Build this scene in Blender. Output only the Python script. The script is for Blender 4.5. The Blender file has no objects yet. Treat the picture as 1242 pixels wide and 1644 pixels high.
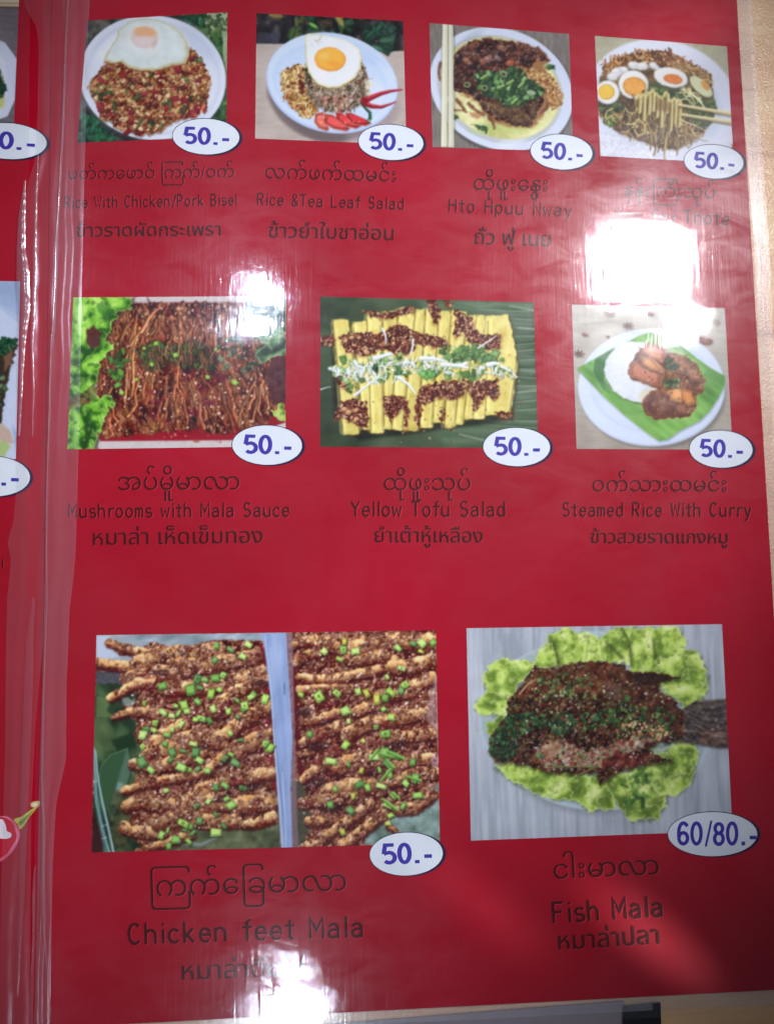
import bpy, math, random
import numpy as np
from mathutils import Vector, Matrix
from mathutils.geometry import delaunay_2d_cdt

S = bpy.context.scene
COL = S.collection

# ------------------------------------------------------------------ camera
PW, PH, FPX = 1242.0, 1644.0, 1237.0          # photograph size and focal length in its pixels
view = Vector((0.096, 0.100, -1.0)).normalized()
roll = math.radians(-0.5)
zc = -view
xc = Vector((0, 1, 0)).cross(zc).normalized()
yc = zc.cross(xc)
xr = xc * math.cos(roll) + yc * math.sin(roll)
yr = zc.cross(xr)
CAM = -view * 0.235
cam_d = bpy.data.cameras.new("camera")
cam = bpy.data.objects.new("camera", cam_d)
COL.objects.link(cam)
R = Matrix((xr, yr, zc)).transposed()
cam.matrix_world = Matrix.Translation(CAM) @ R.to_4x4()
cam_d.sensor_fit = 'HORIZONTAL'
cam_d.sensor_width = 36.0
cam_d.lens = 36.0 * FPX / PW
cam_d.dof.use_dof = True
cam_d.dof.focus_distance = 0.229
cam_d.dof.aperture_fstop = 15.0
cam_d.clip_start = 0.005
cam_d.clip_end = 50.0
S.camera = cam
S.view_settings.view_transform = 'Standard'
S.view_settings.look = 'None'
S.view_settings.exposure = 0.12
S.view_settings.gamma = 1.0

Rn = np.array(R)
Cn = np.array(CAM)


def page_z(x, y):
    """height of the printed sheets above their flat level: they rise towards the spine"""
    return 0.0011 * np.exp(-((x - SPX) / 0.013) ** 2)


SPX = -0.105


def at(px, py, dz=0.0, curved=True):
    """pixel(s) of the photograph -> points on the page (curved) or on the level z = dz"""
    px = np.asarray(px, float); py = np.asarray(py, float)
    d = np.stack([(px - PW / 2) / FPX, -(py - PH / 2) / FPX, -np.ones_like(px)], -1) @ Rn.T
    z = np.full(px.shape, float(dz))
    for _ in range(5 if curved else 1):
        t = (z - Cn[2]) / d[..., 2]
        p = Cn + d * t[..., None]
        if curved:
            z = dz + page_z(p[..., 0], p[..., 1])
    p[..., 2] = z
    return p


# ------------------------------------------------------------------ world and lamps
W = bpy.data.worlds.new("World")
S.world = W
W.use_nodes = True
W.node_tree.nodes["Background"].inputs[0].default_value = (0.80, 0.84, 1.0, 1)
W.node_tree.nodes["Background"].inputs[1].default_value = 0.09


def mirror_point(px, py, dist):
    p = at(px, py, 0, False)
    d = p - Cn
    d = d / np.linalg.norm(d)
    d[2] = -d[2]
    return Vector(p), Vector(p + d * dist)


def lamp(name, glare, dist, radius, power, target, cone, blend, color):
    """overhead spot whose mirror image falls on the given pixel of the film"""
    p, q = mirror_point(glare[0], glare[1], dist)
    l = bpy.data.lights.new(name, 'SPOT')
    l.energy = power; l.shadow_soft_size = radius
    l.spot_size = math.radians(cone); l.spot_blend = blend
    l.color = color
    o = bpy.data.objects.new(name, l)
    COL.objects.link(o)
    o.location = q
    tgt = Vector(at(target[0], target[1], 0, False))
    o.rotation_euler = (tgt - q).to_track_quat('-Z', 'Y').to_euler()
    return o


lamp("glare_lamp", (1034, 420), 1.25, 0.066, 69, (580, 600), 17.3, 0.9, (0.96, 0.93, 1.0))
lamp("glare_lamp", (1090, 512), 1.25, 0.030, 4.5, (640, 660), 19, 0.85, (0.96, 0.93, 1.0))  # this and the next two: unseen bulbs added to spread the glare
lamp("glare_lamp", (1066, 545), 1.25, 0.016, 1.4, (640, 660), 19, 0.85, (0.96, 0.93, 1.0))
lamp("glare_lamp", (975, 470), 1.25, 0.022, 2.0, (640, 660), 19, 0.85, (0.96, 0.93, 1.0))
# left and lower glares: one lamp each, split into added bulbs that shape it
lamp("glare_lamp", (410, 460), 1.30, 0.021, 6.0, (560, 700), 18, 0.85, (0.70, 0.78, 1.0))
lamp("glare_lamp", (400, 510), 1.30, 0.018, 4.6, (560, 700), 18, 0.85, (0.70, 0.78, 1.0))
lamp("glare_lamp", (458, 1562), 1.20, 0.016, 1.8, (450, 1480), 12, 1.0, (0.74, 0.82, 1.0))
lamp("glare_lamp", (452, 1535), 1.20, 0.010, .5, (450, 1480), 12, 1.0, (0.74, 0.82, 1.0))
lamp("glare_lamp", (440, 1622), 1.20, 0.025, 3.2, (450, 1480), 12, 1.0, (0.74, 0.82, 1.0))
lamp("glare_lamp", (486, 1612), 1.20, 0.019, 2.4, (450, 1480), 12, 1.0, (0.74, 0.82, 1.0))


def beam(center, direction, elev, dist, half, power, color=(1, 0.96, 0.92)):
    """added lamp with no real source: its narrow low light grazes the page as a soft diagonal streak"""
    p = Vector(at(center[0], center[1], 0, False))
    d = Vector((direction[0], -direction[1], 0)).normalized()
    q = p + d * dist * math.cos(math.radians(elev)) + Vector((0, 0, dist * math.sin(math.radians(elev))))
    l = bpy.data.lights.new("added_streak_lamp", 'SPOT')
    l.energy = power; l.shadow_soft_size = 0.006; l.spot_size = math.radians(2 * half); l.spot_blend = 1.0
    l.color = color
    o = bpy.data.objects.new("added_streak_lamp", l)
    COL.objects.link(o)
    o.location = q
    o.rotation_euler = (p - q).to_track_quat('-Z', 'Y').to_euler()


beam((1030, 1490), (0.78, 0.64), 20, 0.9, 0.52, 95)  # added beams: bright streaks that suggest shadow bands across the page
beam((770, 1450), (0.78, 0.64), 20, 0.9, 0.55, 40)
beam((1090, 45), (0.92, -0.40), 24, 0.9, 1.0, 26)

# ------------------------------------------------------------------ materials


def lin(c):
    c = np.asarray(c, float) / 255.0
    return np.where(c <= 0.04045, c / 12.92, ((c + 0.055) / 1.055) ** 2.4)


ILL = 0.86                                     # light on the page: print colour = seen colour / ILL


def ink(c):
    return tuple(np.clip((lin(c) - 0.006) / ILL, 0.001, 0.85)) + (1.0,)


def new_mat(name):
    m = bpy.data.materials.new(name)
    m.use_nodes = True
    n = m.node_tree.nodes
    return m, n, m.node_tree.links, n["Principled BSDF"]


def plain(name, c, rough=0.6, mottling=0.06, spec=0.08):
    m, n, l, b = new_mat(name)
    b.inputs["Roughness"].default_value = rough
    b.inputs["Specular IOR Level"].default_value = spec
    tc = n.new("ShaderNodeTexCoord")
    nz = n.new("ShaderNodeTexNoise"); nz.inputs["Scale"].default_value = 900
    nz.inputs["Detail"].default_value = 3
    mx = n.new("ShaderNodeMix"); mx.data_type = 'RGBA'
    mx.inputs[6].default_value = tuple(v * (1 - mottling) for v in c[:3]) + (1,)
    mx.inputs[7].default_value = tuple(min(1, v * (1 + mottling)) for v in c[:3]) + (1,)
    l.new(tc.outputs["Object"], nz.inputs["Vector"])
    l.new(nz.outputs["Fac"], mx.inputs[0])
    l.new(mx.outputs[2], b.inputs["Base Color"])
    return m


M_print, n_, l_, b_ = new_mat("printed_photo")
va = n_.new("ShaderNodeVertexColor"); va.layer_name = "print"
l_.new(va.outputs["Color"], b_.inputs["Base Color"])
b_.inputs["Roughness"].default_value = 0.6
b_.inputs["Specular IOR Level"].default_value = 0.06
M_print_n = n_

# red coated paper: large faint blotches plus fine grain of the ink
M_red, n_, l_, b_ = new_mat("red_paper")
tc = n_.new("ShaderNodeTexCoord")
n1 = n_.new("ShaderNodeTexNoise"); n1.inputs["Scale"].default_value = 14; n1.inputs["Detail"].default_value = 2
n2 = n_.new("ShaderNodeTexNoise"); n2.inputs["Scale"].default_value = 1500; n2.inputs["Detail"].default_value = 2
for q in (n1, n2): l_.new(tc.outputs["Object"], q.inputs["Vector"])
ad = n_.new("ShaderNodeMath"); ad.operation = 'MULTIPLY_ADD'; ad.inputs[1].default_value = 0.35
l_.new(n2.outputs["Fac"], ad.inputs[0]); l_.new(n1.outputs["Fac"], ad.inputs[2])
rp = n_.new("ShaderNodeValToRGB")
rp.color_ramp.elements[0].position = 0.45; rp.color_ramp.elements[0].color = ink((146, 4, 33))
rp.color_ramp.elements[1].position = 0.95; rp.color_ramp.elements[1].color = ink((165, 7, 42))
l_.new(ad.outputs[0], rp.inputs[0]); l_.new(rp.outputs[0], b_.inputs["Base Color"])
b_.inputs["Roughness"].default_value = 0.55
b_.inputs["Specular IOR Level"].default_value = 0.06

M_white = plain("white_print", ink((208, 217, 235)), 0.55, 0.015)
M_navy = plain("navy_print", ink((40, 30, 62)))
M_violet = plain("violet_print", ink((64, 52, 152)))
M_text = plain("dark_maroon_print", ink((66, 5, 18)), 0.6, 0.1)
M_text2 = plain("light_red_print", ink((196, 40, 62)), 0.6, 0.1)


def film_material(name, haze, streak=0.0, k=1.0, rough=0.12, bump=0.25, lobe=0.235):
    """thin clear plastic: see-through, with a Fresnel reflection that fine scuffs blur"""
    m = bpy.data.materials.new(name); m.use_nodes = True
    n = m.node_tree.nodes; l = m.node_tree.links
    n.remove(n["Principled BSDF"])
    out = n["Material Output"]
    tc = n.new("ShaderNodeTexCoord")

    def noise(scale, detail, rough_, stretch=None, dist=0.0):
        q = n.new("ShaderNodeTexNoise")
        q.inputs["Scale"].default_value = scale; q.inputs["Detail"].default_value = detail
        q.inputs["Roughness"].default_value = rough_; q.inputs["Distortion"].default_value = dist
        if stretch:
            mp = n.new("ShaderNodeMapping"); mp.inputs["Scale"].default_value = stretch[0]
            mp.inputs["Rotation"].default_value = (0, 0, math.radians(stretch[1]))
            l.new(tc.outputs["Object"], mp.inputs["Vector"]); l.new(mp.outputs[0], q.inputs["Vector"])
        else:
            l.new(tc.outputs["Object"], q.inputs["Vector"])
        return q
    big = noise(22, 1, 0.4, None, 0.3)
    mid = noise(130, 4, 0.6, ((0.5, 1, 1), 12), 0.8)
    scr = noise(700, 3, 0.7, ((1.0, 0.07, 1), -60))
    scr2 = noise(700, 3, 0.7, ((1.0, 0.06, 1), 55))
    s1 = n.new("ShaderNodeMath"); s1.operation = 'MULTIPLY_ADD'; s1.inputs[1].default_value = 0.09
    l.new(mid.outputs["Fac"], s1.inputs[0]); l.new(big.outputs["Fac"], s1.inputs[2])
    s2 = n.new("ShaderNodeMath"); s2.operation = 'MULTIPLY_ADD'; s2.inputs[1].default_value = 0.05
    l.new(scr.outputs["Fac"], s2.inputs[0]); l.new(s1.outputs[0], s2.inputs[2])
    s3 = n.new("ShaderNodeMath"); s3.operation = 'MULTIPLY_ADD'; s3.inputs[1].default_value = 0.05
    l.new(scr2.outputs["Fac"], s3.inputs[0]); l.new(s2.outputs[0], s3.inputs[2])
    bp = n.new("ShaderNodeBump"); bp.inputs["Strength"].default_value = bump
    bp.inputs["Distance"].default_value = 0.002
    l.new(s3.outputs[0], bp.inputs["Height"])
    fr = n.new("ShaderNodeFresnel")
    ge = n.new("ShaderNodeNewGeometry")                    # same reflectance from either side of the thin film
    io = n.new("ShaderNodeMath"); io.operation = 'MULTIPLY_ADD'
    io.inputs[1].default_value = 1 / 1.5 - 1.5; io.inputs[2].default_value = 1.5
    l.new(ge.outputs["Backfacing"], io.inputs[0]); l.new(io.outputs[0], fr.inputs["IOR"])
    km = n.new("ShaderNodeMath"); km.operation = 'MULTIPLY'; km.inputs[1].default_value = k
    l.new(fr.outputs[0], km.inputs[0])
    gA = n.new("ShaderNodeBsdfGlossy"); gA.inputs["Roughness"].default_value = rough
    gB = n.new("ShaderNodeBsdfGlossy"); gB.inputs["Roughness"].default_value = lobe
    l.new(bp.outputs[0], gA.inputs["Normal"]); l.new(bp.outputs[0], gB.inputs["Normal"])
    lb = n.new("ShaderNodeValToRGB")
    lb.color_ramp.elements[0].position = 0.30; lb.color_ramp.elements[0].color = (0.10, 0.10, 0.10, 1)
    lb.color_ramp.elements[1].position = 0.75; lb.color_ramp.elements[1].color = (0.55, 0.55, 0.55, 1)
    l.new(mid.outputs["Fac"], lb.inputs[0])
    gC = n.new("ShaderNodeBsdfGlossy"); gC.inputs["Roughness"].default_value = 0.40
    l.new(bp.outputs[0], gC.inputs["Normal"])
    gBC = n.new("ShaderNodeMixShader"); gBC.inputs[0].default_value = 0.30
    l.new(gB.outputs[0], gBC.inputs[1]); l.new(gC.outputs[0], gBC.inputs[2])
    gm = n.new("ShaderNodeMixShader")
    l.new(lb.outputs[0], gm.inputs[0]); l.new(gA.outputs[0], gm.inputs[1]); l.new(gBC.outputs[0], gm.inputs[2])
    tr = n.new("ShaderNodeBsdfTransparent"); tr.inputs[0].default_value = (0.985, 0.985, 0.985, 1)
    df = n.new("ShaderNodeBsdfDiffuse"); df.inputs[0].default_value = (0.74, 0.74, 0.84, 1)
    hz = n.new("ShaderNodeMixShader")
    if streak:
        vs = noise(420, 3, 0.6, ((1, 0.03, 1), 2))
        hm = n.new("ShaderNodeMapRange")
        hm.inputs["From Min"].default_value = 0.35; hm.inputs["From Max"].default_value = 0.75
        hm.inputs["To Min"].default_value = haze; hm.inputs["To Max"].default_value = haze + streak
        l.new(vs.outputs["Fac"], hm.inputs["Value"]); l.new(hm.outputs[0], hz.inputs[0])
    else:
        sm = noise(15, 4, 0.6, ((1, 0.7, 1), 30), 1.2)
        hm = n.new("ShaderNodeMapRange")
        hm.inputs["From Min"].default_value = 0.42; hm.inputs["From Max"].default_value = 0.72
        hm.inputs["To Min"].default_value = haze; hm.inputs["To Max"].default_value = haze + 0.012
        l.new(sm.outputs["Fac"], hm.inputs["Value"]); l.new(hm.outputs[0], hz.inputs[0])
    l.new(tr.outputs[0], hz.inputs[1]); l.new(df.outputs[0], hz.inputs[2])
    fm = n.new("ShaderNodeMixShader")
    l.new(km.outputs[0], fm.inputs[0]); l.new(hz.outputs[0], fm.inputs[1]); l.new(gm.outputs[0], fm.inputs[2])
    l.new(fm.outputs[0], out.inputs["Surface"])
    return m


M_film = film_material("clear_sleeve_film", 0.004, 0, 1.0, 0.055, 0.15)
M_weld = film_material("milky_doubled_film", 0.055, 0.02, 1.0, 0.2, 0.15)
M_weld2 = film_material("creased_doubled_film", 0.03, 0.012, 1.0, 0.14, 0.12)
M_crease = film_material("crease_ridge_film", 0.06, 0.08, 2.6, 0.14, 0.15)

# ------------------------------------------------------------------ mesh helpers


def link(name, me, mats, parent=None, label=None, kind=None, group=None):
    o = bpy.data.objects.new(name, me)
    COL.objects.link(o)
    for m in mats: me.materials.append(m)
    if parent: o.parent = parent
    if label: o["label"] = label
    if kind: o["kind"] = kind
    if group: o["group"] = group
    return o


def mesh_from(name, V, F, smooth=False, mi=None):
    me = bpy.data.meshes.new(name)
    me.from_pydata([tuple(v) for v in V], [], [tuple(f) for f in F])
    if mi is not None: me.polygons.foreach_set("material_index", mi)
    if smooth: me.polygons.foreach_set("use_smooth", [True] * len(me.polygons))
    me.update()
    return me


def grid_faces(nx, ny):
    i = np.arange((ny - 1) * nx).reshape(ny - 1, nx)[:, :-1]
    return np.stack([i + nx, i + nx + 1, i + 1, i], -1).reshape(-1, 4)


def fast_grid(name, P, nx, ny, smooth=True):
    """P: (ny, nx, 3) points"""
    me = bpy.data.meshes.new(name)
    F = grid_faces(nx, ny)
    me.vertices.add(nx * ny); me.vertices.foreach_set("co", P.reshape(-1).astype(np.float32))
    me.loops.add(F.size); me.loops.foreach_set("vertex_index", F.reshape(-1).astype(np.int32))
    me.polygons.add(len(F))
    me.polygons.foreach_set("loop_start", np.arange(0, F.size, 4, dtype=np.int32))
    if smooth: me.polygons.foreach_set("use_smooth", np.ones(len(F), bool))
    me.update(calc_edges=True)
    return me


def quad_grid(c, nx, ny):
    """c: TL TR BR BL in photo pixels -> bilinear grids of pixel positions"""
    u, v = np.meshgrid(np.linspace(0, 1, nx), np.linspace(0, 1, ny))
    c = np.array(c, float)
    p = (c[0] * ((1 - u) * (1 - v))[..., None] + c[1] * (u * (1 - v))[..., None]
         + c[2] * (u * v)[..., None] + c[3] * ((1 - u) * v)[..., None])
    return p[..., 0], p[..., 1]


def fill(contours):
    """non-zero filling of overlapping closed outlines -> 2D points, triangles"""
    V, E = [], []
    for c in contours:
        k = len(V)
        V += [Vector((float(a), float(b))) for a, b in c]
        E += [(k + i, k + (i + 1) % len(c)) for i in range(len(c))]
    vs, _, fs, *_r = delaunay_2d_cdt(V, E, [], 0, 1e-5)
    P = np.array([tuple(v) for v in vs])
    T = np.array([f for f in fs if len(f) == 3])
    A = np.array([tuple(V[a]) for a, b in E]); B = np.array([tuple(V[b]) for a, b in E])
    cen = P[T].mean(1)
    wn = np.zeros(len(T))
    for a, b in zip(A, B):
        up = (a[1] <= cen[:, 1]) & (b[1] > cen[:, 1])
        dn = (a[1] > cen[:, 1]) & (b[1] <= cen[:, 1])
        cr = (b[0] - a[0]) * (cen[:, 1] - a[1]) - (cen[:, 0] - a[0]) * (b[1] - a[1])
        wn += (up & (cr > 0)).astype(int) - (dn & (cr < 0)).astype(int)
    return P, T[wn != 0]


def ribbon(pts, w):
    """outline of a stroke of width w with rounded ends"""
    p = np.array(pts, float)
    closed = len(p) > 3 and np.hypot(*(p[0] - p[-1])) < 1e-6
    d = np.diff(p, axis=0); d /= np.maximum(np.hypot(d[:, 0], d[:, 1]), 1e-9)[:, None]
    if closed:
        dd = np.vstack([d[-1] + d[0], d[:-1] + d[1:], d[-1] + d[0]])
    else:
        dd = np.vstack([d[0], d[:-1] + d[1:], d[-1]])
    ln = np.hypot(dd[:, 0], dd[:, 1])[:, None]
    nn = np.stack([-dd[:, 1], dd[:, 0]], -1) / np.maximum(ln, 1e-9)
    k = np.ones(len(p)); k[1:-1] = 1 / np.maximum(0.45, np.abs((nn[1:-1] * np.stack([-d[:-1, 1], d[:-1, 0]], -1)).sum(-1)))
    h = w / 2
    L = p + nn * h * k[:, None]; Rr = p - nn * h * k[:, None]
    if closed:
        return [np.vstack([L, Rr[::-1]])]
    if w > 0.14: return [np.vstack([L, Rr[::-1]])]
    e = p[-1] + d[-1] * h * 0.8; s = p[0] - d[0] * h * 0.8
    return [np.vstack([L, [e], Rr[::-1], [s]])]


# ------------------------------------------------------------------ lettering
def arc(cx, cy, rx, ry, a0, a1, n=9):
    t = np.radians(np.linspace(a0, a1, n))
    return [(cx + rx * math.cos(v), cy + ry * math.sin(v)) for v in t]


X = 0.66
GL = {  # narrow even-stroke latin letters: cap height 1, cell about 0.52 wide
 'R': [[(0, 0), (0, 1), (.25, 1)] + arc(.25, .74, .22, .26, 90, -90) + [(0, .48)], [(.22, .48), (.47, 0)]],
 'i': [[(.25, 0), (.25, X)], [(.25, .90), (.25, .96)]],
 'c': [arc(.26, .33, .24, .33, 45, 315, 11)],
 'e': [[(.03, .35), (.48, .35)] + arc(.26, .33, .23, .33, 0, 310, 12)],
 'W': [[(-.06, 1), (.09, 0), (.27, .85), (.45, 0), (.60, 1)]],
 't': [[(.25, .92), (.25, .12)] + arc(.36, .12, .11, .12, 180, 280, 4), [(.06, X), (.44, X)]],
 'h': [[(.03, 0), (.03, 1)], [(.03, .40)] + arc(.25, .42, .22, .24, 160, 0, 7) + [(.47, 0)]],
 'C': [arc(.27, .5, .27, .5, 48, 312, 13)],
 'k': [[(.05, 0), (.05, 1)], [(.42, X), (.05, .24)], [(.17, .36), (.46, 0)]],
 'n': [[(.03, 0), (.03, X)], [(.03, .40)] + arc(.25, .42, .22, .24, 160, 0, 7) + [(.47, 0)]],
 '/': [[(.05, -.15), (.45, 1.05)]],
 'P': [[(0, 0), (0, 1), (.25, 1)] + arc(.25, .73, .23, .27, 90, -90) + [(0, .46)]],
 'o': [arc(.25, .33, .23, .33, 90, 450, 17)],
 'r': [[(.1, 0), (.1, X)], [(.1, .36)] + arc(.32, .38, .22, .28, 170, 55, 5)],
 'B': [[(0, 0), (0, 1), (.25, 1)] + arc(.25, .76, .19, .24, 90, -90) + [(0, .52)], [(.25, .52)] + arc(.26, .26, .23, .26, 90, -90) + [(0, 0)]],
 's': [arc(.25, .49, .2, .17, 35, 250, 8) + arc(.25, .17, .21, .17, 80, -145, 8)],
 'l': [[(.25, 0), (.25, 1)]],
 '&': [[(.5, 0), (.12, .66)] + arc(.25, .8, .14, .2, 210, -30, 8) + [(.1, .42)] + arc(.23, .22, .2, .22, 150, 330, 7) + [(.5, .42)]],
 'T': [[(-.02, 1), (.52, 1)], [(.25, 1), (.25, 0)]],
 'a': [[(.06, .55)] + arc(.25, .45, .2, .21, 130, 0, 6) + [(.45, 0)], [(.45, .38), (.25, .38)] + arc(.22, .19, .19, .19, 90, 270, 7) + [(.35, .03), (.45, .14)]],
 'L': [[(.03, 1), (.03, 0), (.48, 0)]],
 'f': [[(.22, 0), (.22, .8)] + arc(.37, .8, .15, .2, 180, 80, 5), [(.04, X), (.42, X)]],
 'S': [arc(.26, .75, .22, .25, 35, 255, 9) + arc(.25, .26, .24, .26, 78, -145, 9)],
 'd': [[(.47, 0), (.47, 1)], arc(.25, .33, .22, .33, 0, 360, 15)],
 'H': [[(0, 0), (0, 1)], [(.48, 0), (.48, 1)], [(0, .53), (.48, .53)]],
 'p': [[(.03, -.3), (.03, X)], arc(.25, .33, .22, .33, 0, 360, 15)],
 'u': [[(.03, X), (.03, .24)] + arc(.25, .24, .22, .24, 180, 340, 7), [(.47, X), (.47, 0)]],
 'N': [[(0, 0), (0, 1), (.48, 0), (.48, 1)]],
 'w': [[(-.04, X), (.09, 0), (.25, .52), (.41, 0), (.54, X)]],
 'y': [[(.02, X), (.26, .03)], [(.48, X), (.2, -.22), (.05, -.28)]],
 'G': [arc(.27, .5, .27, .5, 50, 340, 13) + [(.52, .45), (.3, .45)]],
 'M': [[(-.02, 0), (-.02, 1), (.27, .38), (.56, 1), (.56, 0)]],
 'm': [[(0, 0), (0, X)], [(0, .45)] + arc(.13, .48, .12, .17, 160, 0, 5) + [(.25, 0)], [(.25, .45)] + arc(.38, .48, .12, .17, 160, 0, 5) + [(.5, 0)]],
 'Y': [[(-.01, 1), (.25, .5), (.51, 1)], [(.25, .5), (.25, 0)]],
 'F': [[(.03, 0), (.03, 1), (.48, 1)], [(.03, .53), (.4, .53)]],
}


LADV = {'i': (.34, .16), 'l': (.34, .16), 't': (.58, .06), 'f': (.56, .04), 'r': (.60, 0), 'W': (.84, -.05), 'w': (.76, 0), 'M': (.80, 0),
        ' ': (.56, 0), '/': (.60, 0), 'c': (.68, 0), 's': (.66, 0), 'e': (.70, 0)}


def latin(text, w=0.105):
    out = []; cx = 0.0
    for ch in text:
        adv, off = LADV.get(ch, (.74, 0))
        for st in GL.get(ch, []):
            out += ribbon([(x + cx - off, y) for x, y in st], min(w * 1.18, .139))
        cx += adv
    return out


def font_outlines(text):
    """outlines of a line set in the built-in font (the wide loops of the medial are widened)"""
    c = bpy.data.curves.new("lettering", 'FONT')
    c.body = text; c.fill_mode = 'BOTH'
    c.resolution_u = 3
    o = bpy.data.objects.new("lettering", c)
    COL.objects.link(o)
    dg = bpy.context.evaluated_depsgraph_get()
    cu = o.evaluated_get(dg).to_curve(dg)
    res = []
    for sp in cu.splines:
        pts = []
        if sp.type == 'BEZIER':
            bs = sp.bezier_points; n = len(bs)
            for i in range(n):
                a, b = bs[i], bs[(i + 1) % n]
                p0, p1, p2, p3 = [np.array(v[:2]) for v in (a.co, a.handle_right, b.handle_left, b.co)]
                straight = abs(np.cross(p1 - p0, p3 - p0)) < 1e-5 and abs(np.cross(p2 - p0, p3 - p0)) < 1e-5
                for t in ((0.0,) if straight else (0.0, 0.25, 0.5, 0.75)):
                    pts.append(p0 * (1 - t) ** 3 + 3 * p1 * t * (1 - t) ** 2 + 3 * p2 * t * t * (1 - t) + p3 * t ** 3)
        else:
            pts = [np.array(v.co[:2]) for v in sp.points]
        if len(pts) > 2: res.append(np.array(pts))
    o.evaluated_get(dg).to_curve_clear()
    bpy.data.objects.remove(o); bpy.data.curves.remove(c)
    return res


def widen_medials(cs, which):
    """the frame-like medial is set narrow in the font; the listed ones span two loops"""
    k = 0
    for c in cs:
        hgt = c[:, 1].max() - c[:, 1].min()
        if hgt > 1.15:
            if which[k]:
                mid = (c[:, 0].min() + c[:, 0].max()) / 2
                c[:, 0] = np.where(c[:, 0] > mid, c[:, 0] + which[k], c[:, 0])
            k += 1
    return cs


def line_of_text(name, parent, contours, base, hscale, label, thick=0.0, emboss=1.0, dz=0.00016):
    """place outlines on the sheet along a baseline given in photo pixels"""
    P, T = fill(contours)
    x0, x1 = P[:, 0].min(), P[:, 0].max()
    (ax, ay), (bx, by) = base
    s = math.hypot(bx - ax, by - ay) / (x1 - x0)
    ux, uy = (bx - ax) / math.hypot(bx - ax, by - ay), (by - ay) / math.hypot(bx - ax, by - ay)
    lx = (P[:, 0] - x0) * s
    ly = P[:, 1] * s * hscale
    V, F, MI = [], [], []
    layers = [(emboss, emboss * 0.8, dz - 0.00006, 1), (0, 0, dz, 0)]
    if thick: layers.append((thick, 0, dz + 0.00003, 0))
    for ox, oy, z, mi in layers:
        px = ax + lx * ux + ly * uy + ox
        py = ay + lx * uy - ly * ux + oy
        k = len(V)
        q = at(px, py, z)
        V += [tuple(v) for v in q]
        F += [tuple(k + t) for t in T]
        MI += [mi] * len(T)
    me = mesh_from(name, V, F, mi=MI)
    return link(name, me, [M_text, M_text2], parent, label)


# ------------------------------------------------------------------ painter of the printed pictures
RG = np.random.RandomState(7)
_tab = RG.rand(64, 256, 256).astype(np.float32)


def vnoise(x, y, seed):
    t = _tab[seed % 64]
    xi = np.floor(x).astype(int); yi = np.floor(y).astype(int)
    fx = x - xi; fy = y - yi
    fx = fx * fx * (3 - 2 * fx); fy = fy * fy * (3 - 2 * fy)
    a = t[yi & 255, xi & 255]; b = t[yi & 255, (xi + 1) & 255]
    c = t[(yi + 1) & 255, xi & 255]; d = t[(yi + 1) & 255, (xi + 1) & 255]
    return (a * (1 - fx) + b * fx) * (1 - fy) + (c * (1 - fx) + d * fx) * fy


def fbm(x, y, scale, seed, octv=3, ang=0.0, st=1.0):
    """value noise, cell size `scale`, stretched `st` times along direction `ang` (degrees)"""
    ca, sa = math.cos(math.radians(ang)), math.sin(math.radians(ang))
    u = (x * ca + y * sa) / (scale * st); v = (-x * sa + y * ca) / scale
    r = 0; a = 0.5; tot = 0
    for k in range(octv):
        r = r + a * vnoise(u * 2 ** k + 17.3 * k, v * 2 ** k + 9.1 * k, seed + k); tot += a; a *= 0.55
    return r / tot


def smooth(a, b, x):
    t = np.clip((x - a) / (b - a), 0, 1)
    return t * t * (3 - 2 * t)


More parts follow.
